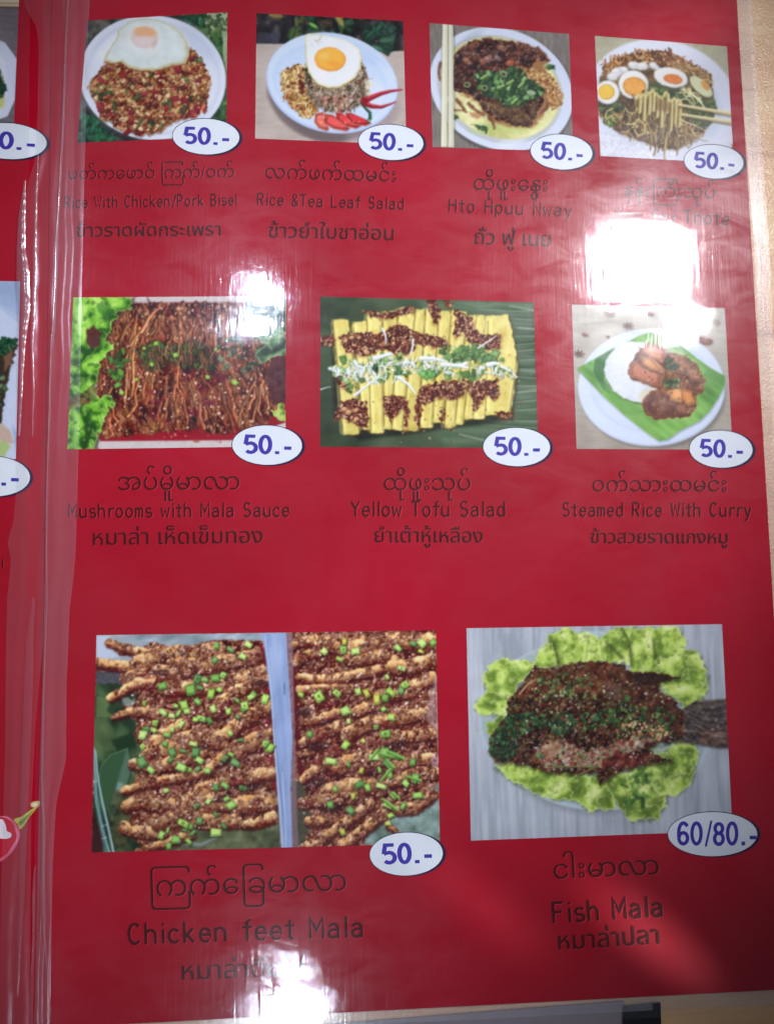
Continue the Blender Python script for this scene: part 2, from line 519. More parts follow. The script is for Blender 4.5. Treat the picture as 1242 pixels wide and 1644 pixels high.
class Pic:
    def __init__(s, corners):
        c = np.array(corners, float)
        s.c = corners
        s.x0, s.y0 = np.floor(c.min(0)) - 2
        x1, y1 = np.ceil(c.max(0)) + 3
        s.w, s.h = int(x1 - s.x0), int(y1 - s.y0)
        s.X, s.Y = np.meshgrid(np.arange(s.w) + s.x0, np.arange(s.h) + s.y0)
        s.im = np.zeros((s.h, s.w, 3), np.float32)
        s.rs = np.random.RandomState(int(c.sum()) % 9999)

    # --- coverage masks
    def box(s, x0, y0, x1, y1, m=4):
        a = max(0, int(x0 - s.x0 - m)); b = min(s.w, int(x1 - s.x0 + m) + 1)
        c = max(0, int(y0 - s.y0 - m)); d = min(s.h, int(y1 - s.y0 + m) + 1)
        return (slice(c, d), slice(a, b)) if b > a and d > c else None

    def ell_m(s, cx, cy, rx, ry, rot=0, soft=1.0, rag=0, rs=6, seed=3):
        r = max(rx, ry) + rag + soft
        sl = s.box(cx - r, cy - r, cx + r, cy + r)
        if sl is None: return None, None
        X_, Y_ = s.X[sl], s.Y[sl]
        ca, sa = math.cos(math.radians(rot)), math.sin(math.radians(rot))
        u = ((X_ - cx) * ca + (Y_ - cy) * sa) / rx; v = (-(X_ - cx) * sa + (Y_ - cy) * ca) / ry
        d = (np.sqrt(u * u + v * v) - 1) * min(rx, ry)
        if rag: d = d + (fbm(X_, Y_, rs, seed, 2) - 0.5) * 2 * rag
        return sl, smooth(soft * .6, -soft * .6, d)

    def poly_m(s, pts, soft=1.0, rag=0, rs=6, seed=5):
        p = np.array(pts, float)
        sl = s.box(p[:, 0].min() - rag, p[:, 1].min() - rag, p[:, 0].max() + rag, p[:, 1].max() + rag)
        if sl is None: return None, None
        X_, Y_ = s.X[sl], s.Y[sl]
        if rag:
            X_ = X_ + (fbm(s.X[sl], s.Y[sl], rs, seed, 2) - .5) * 2.4 * rag
            Y_ = Y_ + (fbm(s.X[sl], s.Y[sl], rs, seed + 9, 2) - .5) * 2.4 * rag
        ins = np.zeros(X_.shape, bool); dm = np.full(X_.shape, 1e9)
        for i in range(len(p)):
            a, b = p[i], p[(i + 1) % len(p)]
            if a[1] != b[1]:
                cr = ((a[1] > Y_) != (b[1] > Y_)) & (X_ < (b[0] - a[0]) * (Y_ - a[1]) / (b[1] - a[1]) + a[0])
                ins ^= cr
            L = (b - a) @ (b - a) + 1e-9
            t = np.clip(((X_ - a[0]) * (b[0] - a[0]) + (Y_ - a[1]) * (b[1] - a[1])) / L, 0, 1)
            dm = np.minimum(dm, (X_ - a[0] - t * (b[0] - a[0])) ** 2 + (Y_ - a[1] - t * (b[1] - a[1])) ** 2)
        d = np.sqrt(dm) * np.where(ins, -1, 1)
        return sl, smooth(soft * .6, -soft * .6, d)

    def stroke_m(s, pts, w0, w1=None, soft=1.0, rag=0, rs=4, seed=8):
        w1 = w0 if w1 is None else w1
        p = np.array(pts, float); r = max(w0, w1) / 2 + rag + 1
        sl = s.box(p[:, 0].min() - r, p[:, 1].min() - r, p[:, 0].max() + r, p[:, 1].max() + r)
        if sl is None: return None, None, None
        X_, Y_ = s.X[sl], s.Y[sl]
        seg = np.hypot(*np.diff(p, axis=0).T); tot = seg.sum() + 1e-9; acc = 0
        best = np.full(X_.shape, 1e9); sd = np.zeros(X_.shape)
        for i in range(len(seg)):
            a, b = p[i], p[i + 1]
            t = np.clip(((X_ - a[0]) * (b[0] - a[0]) + (Y_ - a[1]) * (b[1] - a[1])) / (seg[i] ** 2 + 1e-9), 0, 1)
            qx, qy = X_ - a[0] - t * (b[0] - a[0]), Y_ - a[1] - t * (b[1] - a[1])
            wd = (w0 + (w1 - w0) * (acc + t * seg[i]) / tot) / 2
            d = np.hypot(qx, qy) - wd
            side = ((b[0] - a[0]) * qy - (b[1] - a[1]) * qx) / (seg[i] + 1e-9) / np.maximum(wd, .3)
            up = d < best
            best = np.where(up, d, best); sd = np.where(up, side, sd); acc += seg[i]
        if rag: best = best + (fbm(X_, Y_, rs, seed, 2) - .5) * 2 * rag
        return sl, smooth(soft * .6, -soft * .6, best), np.clip(sd, -1, 1)

    # --- laying colour
    def put(s, sl, m, col, a=1.0):
        if sl is None: return
        k = (m * a)[..., None]
        s.im[sl] = s.im[sl] * (1 - k) + np.asarray(col, np.float32) * k

    def ell(s, cx, cy, rx, ry, col, rot=0, soft=1.2, a=1.0, rag=0, rs=6, seed=3):
        sl, m = s.ell_m(cx, cy, rx, ry, rot, soft, rag, rs, seed); s.put(sl, m, col, a)

    def poly(s, pts, col, soft=1.2, a=1.0, rag=0, rs=6, seed=5):
        sl, m = s.poly_m(pts, soft, rag, rs, seed); s.put(sl, m, col, a)

    def stroke(s, pts, w0, w1, col, lit=None, dark=None, soft=1.2, a=1.0, rag=0, seed=8):
        sl, m, sd = s.stroke_m(pts, w0, w1, soft, rag, 4, seed)
        if sl is None: return
        c = np.ones(m.shape + (3,), np.float32) * np.asarray(col, np.float32)
        if lit is not None:
            c = c + (np.array(lit) - np.array(col)) * smooth(.1, -.55, sd)[..., None]
        if dark is not None:
            c = c + (np.array(dark) - c) * smooth(.2, .95, sd)[..., None]
        k = (m * a)[..., None]
        s.im[sl] = s.im[sl] * (1 - k) + c * k

    def full(s, fn):
        return (slice(None), slice(None)), fn

    def mottle(s, sl, m, scale, amp, seed, octv=3, ang=0, st=1, tint=(1, 1, 1)):
        if sl is None: return
        n = fbm(s.X[sl], s.Y[sl], scale, seed, octv, ang, st) - .5
        s.im[sl] = s.im[sl] + (n * 2 * amp * m)[..., None] * np.array(tint)

    def bands(s, sl, m, scale, seed, stops, ang=0, st=1, octv=3, a=1.0):
        """recolour by noise through colour stops [(t, rgb), ...]"""
        if sl is None: return
        n = fbm(s.X[sl], s.Y[sl], scale, seed, octv, ang, st)
        n = np.clip((n - .22) / .56, 0, 1)
        ts = [t for t, _ in stops]; cs = np.array([c for _, c in stops], float)
        c = np.stack([np.interp(n, ts, cs[:, k]) for k in range(3)], -1)
        s.put(sl, m, c, a)

    def crumbs(s, sl, m, cell, seed, lum=40, edge=30, pal=None, mix=0.0, ang=0, st=1.0, hue=10, a=1.0, hi=0):
        """break a region into small uneven pieces: each takes its own tone, gaps go dark"""
        if sl is None: return
        X_, Y_ = s.X[sl], s.Y[sl]
        ca, sa = math.cos(math.radians(ang)), math.sin(math.radians(ang))
        u = (X_ * ca + Y_ * sa) / (cell * st); v = (-X_ * sa + Y_ * ca) / cell
        wv = (fbm(X_, Y_, cell * 1.4, seed + 31, 3) - .5) * 1.7
        u = u + wv; v = v - wv
        ui, vi = np.floor(u).astype(int), np.floor(v).astype(int)
        b1 = np.full(u.shape, 9.0); b2 = np.full(u.shape, 9.0)
        r1 = np.zeros(u.shape); r2 = np.zeros(u.shape); r3 = np.zeros(u.shape); oy = np.zeros(u.shape)
        T = _tab
        for di in (-1, 0, 1):
            for dj in (-1, 0, 1):
                ci, cj = (ui + di) & 255, (vi + dj) & 255
                px = ui + di + .15 + .7 * T[seed % 64][cj, ci]; py = vi + dj + .15 + .7 * T[(seed + 1) % 64][cj, ci]
                sz = .8 + .45 * T[(seed + 5) % 64][cj, ci]
                d = np.hypot(u - px, v - py) * sz
                up = d < b1
                b2 = np.where(up, b1, np.minimum(b2, d))
                r1 = np.where(up, T[(seed + 2) % 64][cj, ci], r1)
                r2 = np.where(up, T[(seed + 3) % 64][cj, ci], r2)
                r3 = np.where(up, T[(seed + 4) % 64][cj, ci], r3)
                oy = np.where(up, (v - py) + .6 * (u - px), oy)
                b1 = np.minimum(b1, d)
        c = s.im[sl].copy()
        if pal is not None:
            pal = np.array(pal, float)
            pc = pal[np.minimum((r2 * len(pal)).astype(int), len(pal) - 1)]
            c = c * (1 - mix) + pc * mix
        c = c + ((r1 - .5) * 1.5 * lum + (fbm(X_, Y_, cell * .6, seed + 40, 2) - .5) * 1.3 * lum)[..., None]
        c = c + np.stack([(r3 - .5) * hue, (r2 - .5) * hue * .8, (.5 - r3) * hue], -1)
        c = c - (edge * .8 * smooth(.34, .02, b2 - b1))[..., None]
        c = c - (oy * edge * .9)[..., None]
        if hi: c = c + (hi * (r2 > .72) * smooth(.34, .12, np.hypot(b1, 0)))[..., None]
        s.put(sl, m, np.clip(c, 0, 255), a)

    def inside(s, pts, n):
        """n random points inside a polygon"""
        p = np.array(pts, float); out = []
        while len(out) < n:
            q = p.min(0) + s.rs.rand(2) * (p.max(0) - p.min(0)); k = False
            for i in range(len(p)):
                a, b = p[i], p[(i + 1) % len(p)]
                if (a[1] > q[1]) != (b[1] > q[1]) and q[0] < (b[0] - a[0]) * (q[1] - a[1]) / (b[1] - a[1]) + a[0]: k = not k
            if k: out.append(q)
        return out

    def specks(s, pts, n, r0, r1, cols, a=1.0, el=1.5, shade=14):
        for q in s.inside(pts, n):
            c = np.array(cols[s.rs.randint(len(cols))], float) + s.rs.uniform(-shade, shade)
            r = s.rs.uniform(r0, r1)
            s.ell(q[0], q[1], r * s.rs.uniform(1, el), r, c, s.rs.uniform(0, 180), .9, a)

    def leafbits(s, pts, n, l0, l1, cols, w=0.5, a=1.0):
        """small angular cut leaves or onion rings: lit face plus darker edge"""
        for q in s.inside(pts, n):
            c = np.array(cols[s.rs.randint(len(cols))], float) + s.rs.uniform(-16, 16)
            L = s.rs.uniform(l0, l1) / 2; th = s.rs.uniform(0, math.pi); ww = L * s.rs.uniform(w * .6, w * 1.4)
            dx, dy = math.cos(th), math.sin(th)
            qd = [(q[0] - dx * L - dy * ww, q[1] - dy * L + dx * ww), (q[0] + dx * L * s.rs.uniform(.7, 1.2) - dy * ww, q[1] + dy * L + dx * ww),
                  (q[0] + dx * L + dy * ww * s.rs.uniform(.5, 1.1), q[1] + dy * L - dx * ww), (q[0] - dx * L + dy * ww, q[1] - dy * L - dx * ww)]
            s.poly([(a_ + .9, b_ + 1.1) for a_, b_ in qd], c * .35, 1.6, .55 * a)
            s.poly(qd, c, 1.0, a)
            s.ell(q[0] - 0.4, q[1] - 0.5, L * .5, max(.6, ww * .45), np.minimum(c * 1.25 + 12, 255), math.degrees(th), 1.2, .55 * a)

    def strands(s, pts, n, l0, l1, w0, w1, cols, ang=(0, 180), bend=.5, a=1.0, soft=1.0):
        for q in s.inside(pts, n):
            c = np.array(cols[s.rs.randint(len(cols))], float) + s.rs.uniform(-16, 16)
            L = s.rs.uniform(l0, l1); th = math.radians(s.rs.uniform(*ang)); k = s.rs.uniform(-bend, bend)
            pt = [(q[0] + math.cos(th + k * t) * L * t / 2, q[1] + math.sin(th + k * t) * L * t / 2) for t in (-1, -.5, 0, .5, 1)]
            w = s.rs.uniform(w0, w1)
            s.stroke(pt, w, w * .7, c, np.minimum(c * 1.22 + 8, 255), c * .55, soft, a)

    def grain(s, amp=5, seed=50):
        n = fbm(s.X, s.Y, 1.6, seed, 2) - .5
        s.im += (n * 2 * amp)[..., None]
        n = fbm(s.X, s.Y, 3.2, seed + 3, 2) - .5
        s.im += (n * amp)[..., None] * np.array([1, .2, -.8])

    def soften(s, k=1):
        for _ in range(k):
            p = np.pad(s.im, ((1, 1), (1, 1), (0, 0)), mode='edge')
            s.im = (p[:-2, 1:-1] + p[2:, 1:-1] + p[1:-1, :-2] + p[1:-1, 2:] + 3 * p[1:-1, 1:-1]) / 7

    # --- to a mesh lying on the page
    def build(s, name, parent, label, dens=0.85, dz=0.00005):
        c = np.array(s.c, float)
        nx = int(max(np.hypot(*(c[1] - c[0])), np.hypot(*(c[2] - c[3]))) * dens) + 1
        ny = int(max(np.hypot(*(c[3] - c[0])), np.hypot(*(c[2] - c[1]))) * dens) + 1
        px, py = quad_grid(c, nx, ny)
        gx = np.clip(px - s.x0, 0, s.w - 1.001); gy = np.clip(py - s.y0, 0, s.h - 1.001)
        xi, yi = gx.astype(int), gy.astype(int); fx, fy = (gx - xi)[..., None], (gy - yi)[..., None]
        lum = s.im @ np.array([.3, .6, .1], np.float32)
        im = np.clip((lum[..., None] + (s.im - lum[..., None]) * .90) * .97 - 3 + 7 * smooth(90, 190, lum)[..., None], 0, 250)   # ink range of the print
        v = (im[yi, xi] * (1 - fx) + im[yi, xi + 1] * fx) * (1 - fy) + (im[yi + 1, xi] * (1 - fx) + im[yi + 1, xi + 1] * fx) * fy
        v = np.clip((lin(np.clip(v, 0, 255)) - .006) / ILL, .002, .86)
        me = fast_grid(name, at(px, py, dz), nx, ny)
        ca = me.color_attributes.new("print", 'FLOAT_COLOR', 'POINT')
        ca.data.foreach_set("color", np.concatenate([v, np.ones(v.shape[:2] + (1,))], -1).reshape(-1).astype(np.float32))
        return link(name, me, [M_print], parent, label)


def zm(ox, oy, sc, pts):
    """points read off an enlarged view -> photograph pixels"""
    return [(ox + a / sc, oy + b / sc) for a, b in pts]

# ------------------------------------------------------------------ the printed pictures
def pic_basil():
    Z = lambda *p: zm(0, 0, 3.105, p)
    P = Pic([(140.5, 32.5), (365, 19), (363.5, 219), (124, 228.5)])
    A = slice(None), slice(None); one = np.ones((P.h, P.w))
    P.im[:] = (52, 62, 50)
    P.bands(A, one, 14, 3, [(0, (30, 34, 34)), (.5, (62, 66, 58)), (1, (104, 104, 94))])
    tr = Z((860, 50), (1140, 50), (1140, 600), (1040, 600), (1120, 380), (1000, 140))
    P.poly(tr, (50, 88, 44), 3)
    P.leafbits(tr, 130, 8, 22, [(60, 110, 50), (40, 78, 40), (84, 132, 64), (36, 60, 36), (70, 120, 60)])
    P.poly(Z((1010, 62), (1133, 62), (1133, 150), (1085, 130), (1060, 180), (1010, 120)), (172, 176, 142), 2, .85, 2)
    P.leafbits(Z((1010, 60), (1133, 60), (1133, 180), (1020, 160)), 26, 7, 16, [(66, 100, 50), (96, 124, 66), (46, 80, 42)], .35)
    P.leafbits(Z((860, 62), (1010, 62), (1010, 130)), 20, 7, 16, [(30, 80, 50), (20, 60, 40), (50, 110, 60)])
    P.poly(Z((1105, 150), (1133, 150), (1133, 420), (1125, 400)), (176, 184, 150), 2, .7, 2)
    bl = Z((380, 560), (480, 600), (580, 700), (380, 712))
    P.poly(bl, (24, 66, 44), 3)
    P.leafbits(bl, 34, 10, 26, [(26, 82, 52), (18, 52, 36), (40, 104, 66)])
    # plate
    P.ell(246.5, 127, 119, 101.5, (70, 76, 78), 0, 4, .5)
    P.ell(245, 124, 117.8, 100, (206, 216, 228), 8, 1.6)
    P.ell(246, 124, 109, 92, (186, 196, 212), 8, 3, .6)
    P.ell(247, 125, 103, 86, (206, 215, 226), 8, 7)
    P.ell(190, 70, 42, 15, (226, 232, 240), -38, 14, .7)
    P.ell(320, 70, 40, 14, (176, 190, 208), 48, 12, .6)
    # mince
    m = Z((438, 432), (470, 380), (515, 325), (600, 308), (650, 345), (780, 352), (860, 330), (930, 318), (948, 235), (985, 275), (1018, 320), (1048, 400), (1036, 470), (1030, 540), (960, 585), (860, 600), (800, 660), (720, 672), (650, 660), (590, 650), (540, 600), (500, 590), (490, 520), (455, 480))
    sl, mk = P.poly_m(m, 1.4, 3.4, 6)
    P.put(sl, np.clip(np.roll(mk, 3, 0), 0, 1), (120, 96, 84), .5)
    P.put(sl, mk, (140, 88, 50))
    P.bands(sl, mk, 13, 11, [(0, (76, 28, 26)), (.3, (122, 60, 38)), (.5, (162, 104, 60)), (.75, (186, 140, 92)), (1, (206, 172, 120))])
    P.crumbs(sl, mk, 5.2, 4, 34, 56, [(150, 40, 44), (196, 150, 96), (150, 92, 50), (120, 60, 34), (206, 170, 116), (170, 112, 62)], .5, hi=30)
    P.leafbits(m, 30, 8, 15, [(140, 32, 44), (156, 40, 46), (120, 26, 36)], .7, .85)
    P.leafbits(m, 24, 7, 17, [(70, 92, 48), (96, 116, 60), (52, 70, 40)], .4, .9)
    P.specks(m, 120, 1.2, 3.2, [(214, 184, 120), (200, 150, 92), (222, 196, 140), (190, 128, 70)], .9)
    P.specks(m, 90, 1.0, 2.4, [(66, 30, 22), (84, 40, 28)], .7)
    for c in ((520, 385), (640, 495), (610, 450), (815, 405), (860, 380), (880, 550), (700, 570), (590, 350)):
        q = Z(c)[0]; P.ell(q[0], q[1], P.rs.uniform(4, 7), 3, (206, 188, 112), P.rs.uniform(-60, 60), 1.5, .8, 1)
    # egg
    egg = Z((515, 302), (545, 240), (575, 200), (590, 150), (640, 108), (700, 92), (770, 92), (850, 120), (905, 165), (935, 220), (944, 275), (925, 312), (860, 325), (780, 348), (700, 350), (640, 335), (600, 305), (560, 315))
    P.poly([(a + .6, b + 3) for a, b in egg], (150, 82, 36), 2.5, .9, 1.6)
    P.poly(egg, (190, 190, 140), 2.4, 1, 1.4)
    P.poly([(a * .93 + 234 * .07, b * .93 + 68 * .07 - 1) for a, b in egg], (206, 219, 214), 5, 1, 1)
    sl, mk = P.poly_m(egg, 2, 1)
    P.mottle(sl, mk, 20, 15, 20, 3); P.mottle(sl, mk, 7, 6, 23, 2, tint=(1, 1, .6))
    P.ell(231, 64, 30, 25, (226, 232, 226), 0, 12, .7)
    P.ell(232, 60, 22.5, 17, (216, 196, 186), 5, 3.5, .9, .8)
    P.ell(233, 51, 18, 9, (226, 168, 116), 5, 5, .9)
    P.ell(231, 64, 15, 7, (222, 204, 200), 0, 4, .8)
    P.ell(248, 70, 4, 8, (190, 174, 166), 20, 3, .5)
    P.grain(5); P.soften(2)
    return P


def pic_tealeaf():
    Z = lambda *p: zm(380, 0, 3.881, p)
    P = Pic([(411.8, 20.5), (647, 33), (652, 231.5), (409.5, 222)])
    A = slice(None), slice(None); one = np.ones((P.h, P.w))
    P.im[:] = (178, 166, 154)
    P.mottle(A, one, 3, 7, 2, 2, 0, 6); P.mottle(A, one, 22, 10, 5, 2)
    top = Z((110, 70), (1050, 110), (1050, 312), (900, 320), (700, 220), (300, 270), (110, 268))
    P.poly(top, (30, 32, 32), 2)
    sl, mk = P.poly_m(top, 1.5)
    P.bands(sl, mk, 12, 9, [(0, (16, 18, 20)), (.6, (44, 42, 42)), (1, (92, 84, 82))], a=.8)
    P.poly(Z((123, 200), (270, 205), (270, 268), (123, 268)), (70, 72, 92), 2, .6, 2)
    P.leafbits(Z((310, 120), (700, 100), (720, 230), (320, 240)), 26, 9, 20, [(30, 62, 40), (40, 84, 44), (74, 78, 40)], .5)
    P.leafbits(Z((740, 150), (1000, 160), (1000, 300), (880, 310)), 24, 10, 24, [(28, 62, 48), (38, 88, 62), (24, 50, 40)], .45)
    for c, r, L, col in (((345, 205), -70, 11, (56, 96, 40)), ((478, 158), 30, 8, (104, 170, 60)), ((245, 97), 5, 12, (128, 112, 60)), ((640, 122), 60, 13, (140, 134, 64)), ((935, 250), -5, 13, (58, 100, 76)), ((835, 210), -40, 10, (40, 84, 60)), ((560, 140), 10, 10, (74, 60, 44)), ((880, 300), 25, 9, (60, 120, 84))):
        q = Z(c)[0]
        P.ell(q[0], q[1], L, L * .42, np.array(col) * .6, r, 1.5); P.ell(q[0] - .5, q[1] - .8, L * .9, L * .32, col, r, 1.5)
        P.stroke([(q[0] - L * math.cos(math.radians(r)), q[1] - L * math.sin(math.radians(r))), (q[0] + L * math.cos(math.radians(r)), q[1] + L * math.sin(math.radians(r)))], .7, .5, np.array(col) * 1.3, a=.7)
    # shadow then plate
    P.ell(523, 149, 95, 77, (112, 98, 96), 16, 7, .85)
    P.ell(505, 190, 60, 30, (104, 90, 90), 32, 8, .6)
    P.ell(596, 190, 50, 28, (150, 134, 140), -30, 9, .5)
    P.ell(532.6, 133, 106.5, 79.5, (168, 190, 226), 12, 1.6)
    P.ell(533, 130.5, 105, 77.5, (192, 212, 238), 12, 2)
    P.ell(530, 134, 93, 65, (176, 200, 234), 12, 3, .7)
    P.ell(531, 136, 89, 61, (186, 208, 236), 12, 5)
    P.ell(560, 78, 60, 14, (168, 194, 232), 22, 9, .55)
    P.ell(590, 150, 30, 26, (206, 216, 228), 20, 13, .8)
    # fried chips
    chips = Z((265, 450), (325, 420), (385, 398), (440, 420), (440, 520), (500, 640), (505, 690), (450, 732), (400, 720), (370, 690), (335, 665), (290, 600), (280, 530))
    P.poly([(a + 1, b + 2) for a, b in chips], (110, 96, 90), 4, .5)
    sl, mk = P.poly_m(chips, 1.5, 3, 6)
    P.put(sl, mk, (184, 146, 86))
    P.crumbs(sl, mk, 7, 12, 30, 46, [(204, 166, 88), (186, 132, 66), (216, 186, 116), (160, 96, 50)], .6, hi=26)
    P.specks(chips, 46, 1, 2.6, [(120, 50, 34), (100, 44, 30)], .8)
    P.strands(chips, 30, 8, 16, 1.4, 3, [(218, 182, 104), (196, 144, 76), (228, 204, 140)], (0, 180), .9)
    P.leafbits(Z((380, 470), (430, 460), (440, 600), (400, 580)), 12, 4, 8, [(110, 40, 36)], .6)
    # salad
    sal = Z((430, 400), (470, 480), (540, 535), (620, 545), (700, 510), (745, 460), (770, 370), (800, 430), (825, 510), (815, 600), (775, 650), (700, 690), (640, 700), (560, 690), (500, 660), (450, 590), (420, 500))
    P.poly([(a, b + 2) for a, b in sal], (120, 110, 100), 5, .5)
    sl, mk = P.poly_m(sal, 1.5, 3, 6)
    P.put(sl, mk, (140, 122, 100))
    P.bands(sl, mk, 10, 14, [(0, (74, 62, 50)), (.4, (128, 108, 86)), (.7, (164, 148, 128)), (1, (190, 178, 158))])
    P.crumbs(sl, mk, 4.2, 15, 26, 44, [(120, 80, 60), (160, 144, 120), (110, 104, 84)], .35)
    P.strands(sal, 110, 7, 20, .9, 1.9, [(186, 178, 160), (160, 146, 122), (140, 116, 92), (98, 84, 66), (176, 150, 110)], (20, 150), .7)
    P.specks(sal, 40, 1, 2.2, [(130, 62, 48), (84, 52, 38), (196, 176, 140)], .9)
    P.leafbits(Z((420, 410), (470, 450), (470, 520), (430, 520)), 10, 5, 10, [(60, 62, 36), (84, 84, 44)], .4)
    P.specks(Z((520, 600), (700, 600), (700, 690), (560, 690)), 34, 1.2, 2.6, [(186, 120, 100), (170, 96, 80), (206, 160, 130)], .8)
    P.specks(Z((800, 480), (850, 500), (840, 610), (810, 620)), 16, 1.5, 3.5, [(206, 204, 160), (216, 214, 180)], .5)
    # egg
    egg = Z((428, 290), (425, 240), (440, 205), (500, 212), (560, 222), (650, 235), (720, 270), (765, 310), (778, 365), (768, 430), (735, 480), (690, 515), (630, 540), (570, 545), (510, 525), (470, 490), (445, 440), (430, 370))
    P.poly([(a, b + 2) for a, b in egg], (150, 120, 60), 2.5, .8, 1.5)
    P.poly(egg, (216, 212, 164), 2, 1, 1.2)
    P.poly([(a * .94 + 535 * .06, b * .94 + 97 * .06 - .6) for a, b in egg], (220, 230, 234), 4, 1, .8)
    P.strands(Z((440, 210), (560, 220), (540, 270), (450, 280)), 9, 8, 14, .8, 1.2, [(190, 176, 130), (206, 196, 160)], (0, 180), 1)
    sl, mk = P.poly_m(egg, 2); P.mottle(sl, mk, 14, 7, 22, 2)
    P.ell(529.7, 94.6, 25.5, 19.5, (226, 150, 50), 4, 1.8, 1, .8)
    P.ell(529, 93.2, 22.5, 16.5, (242, 172, 56), 4, 4)
    P.ell(520, 89, 9, 5, (248, 188, 86), -10, 5, .8); P.ell(536, 102, 12, 5, (232, 150, 40), 5, 4, .7)
    # tomato, bean, chillies
    for poly, c1 in ((((490, 705), (540, 695), (545, 750), (575, 800), (560, 815), (510, 795), (483, 760)), (206, 92, 72)),
                     (((545, 705), (600, 715), (660, 760), (705, 800), (680, 815), (600, 800), (545, 765)), (208, 66, 60)),
                     (((615, 700), (650, 700), (720, 745), (790, 775), (740, 800), (680, 785), (625, 745)), (206, 48, 50)),
                     (((675, 700), (720, 705), (800, 740), (838, 765), (800, 782), (720, 770), (690, 735)), (196, 36, 42))):
        q = Z(*poly)
        P.poly([(a + .6, b + 1.4) for a, b in q], (120, 100, 110), 3, .5)
        P.poly(q, np.array(c1) * .82, 1.4)
        cx, cy = np.mean(q, 0)
        P.poly([(a * .72 + cx * .28, b * .66 + cy * .34 - 1) for a, b in q], np.minimum(np.array(c1) * 1.1 + 14, 255), 2.5, .9)
        P.stroke([q[4], q[5], q[6]] if len(q) > 6 else q[:3], 1.8, 1.4, (216, 140, 100), a=.7)
        P.stroke(q[:3], 1.4, 1, (214, 150, 120), a=.6)
    P.specks(Z((500, 700), (830, 740), (820, 770), (520, 790)), 14, .7, 1.3, [(236, 170, 130)], .7)
    P.stroke(Z((775, 640), (800, 670), (830, 700), (832, 735), (822, 750)), 4, 6, (34, 84, 54), (70, 126, 86), (18, 50, 34))
    P.ell(592, 193, 2, 2, (150, 166, 90))
    P.stroke(Z((795, 640), (840, 660), (900, 665), (960, 645), (988, 633)), 9, 2, (166, 30, 44), (200, 66, 72), (110, 18, 30))
    P.stroke(Z((795, 625), (850, 600), (900, 580), (960, 565), (1028, 556)), 10, 2.6, (172, 28, 46), (206, 70, 80), (118, 16, 30))
    P.ell(585, 160, 6, 4, (150, 22, 36), 0, 2)
    P.grain(4, 54); P.soften(2)
    return P


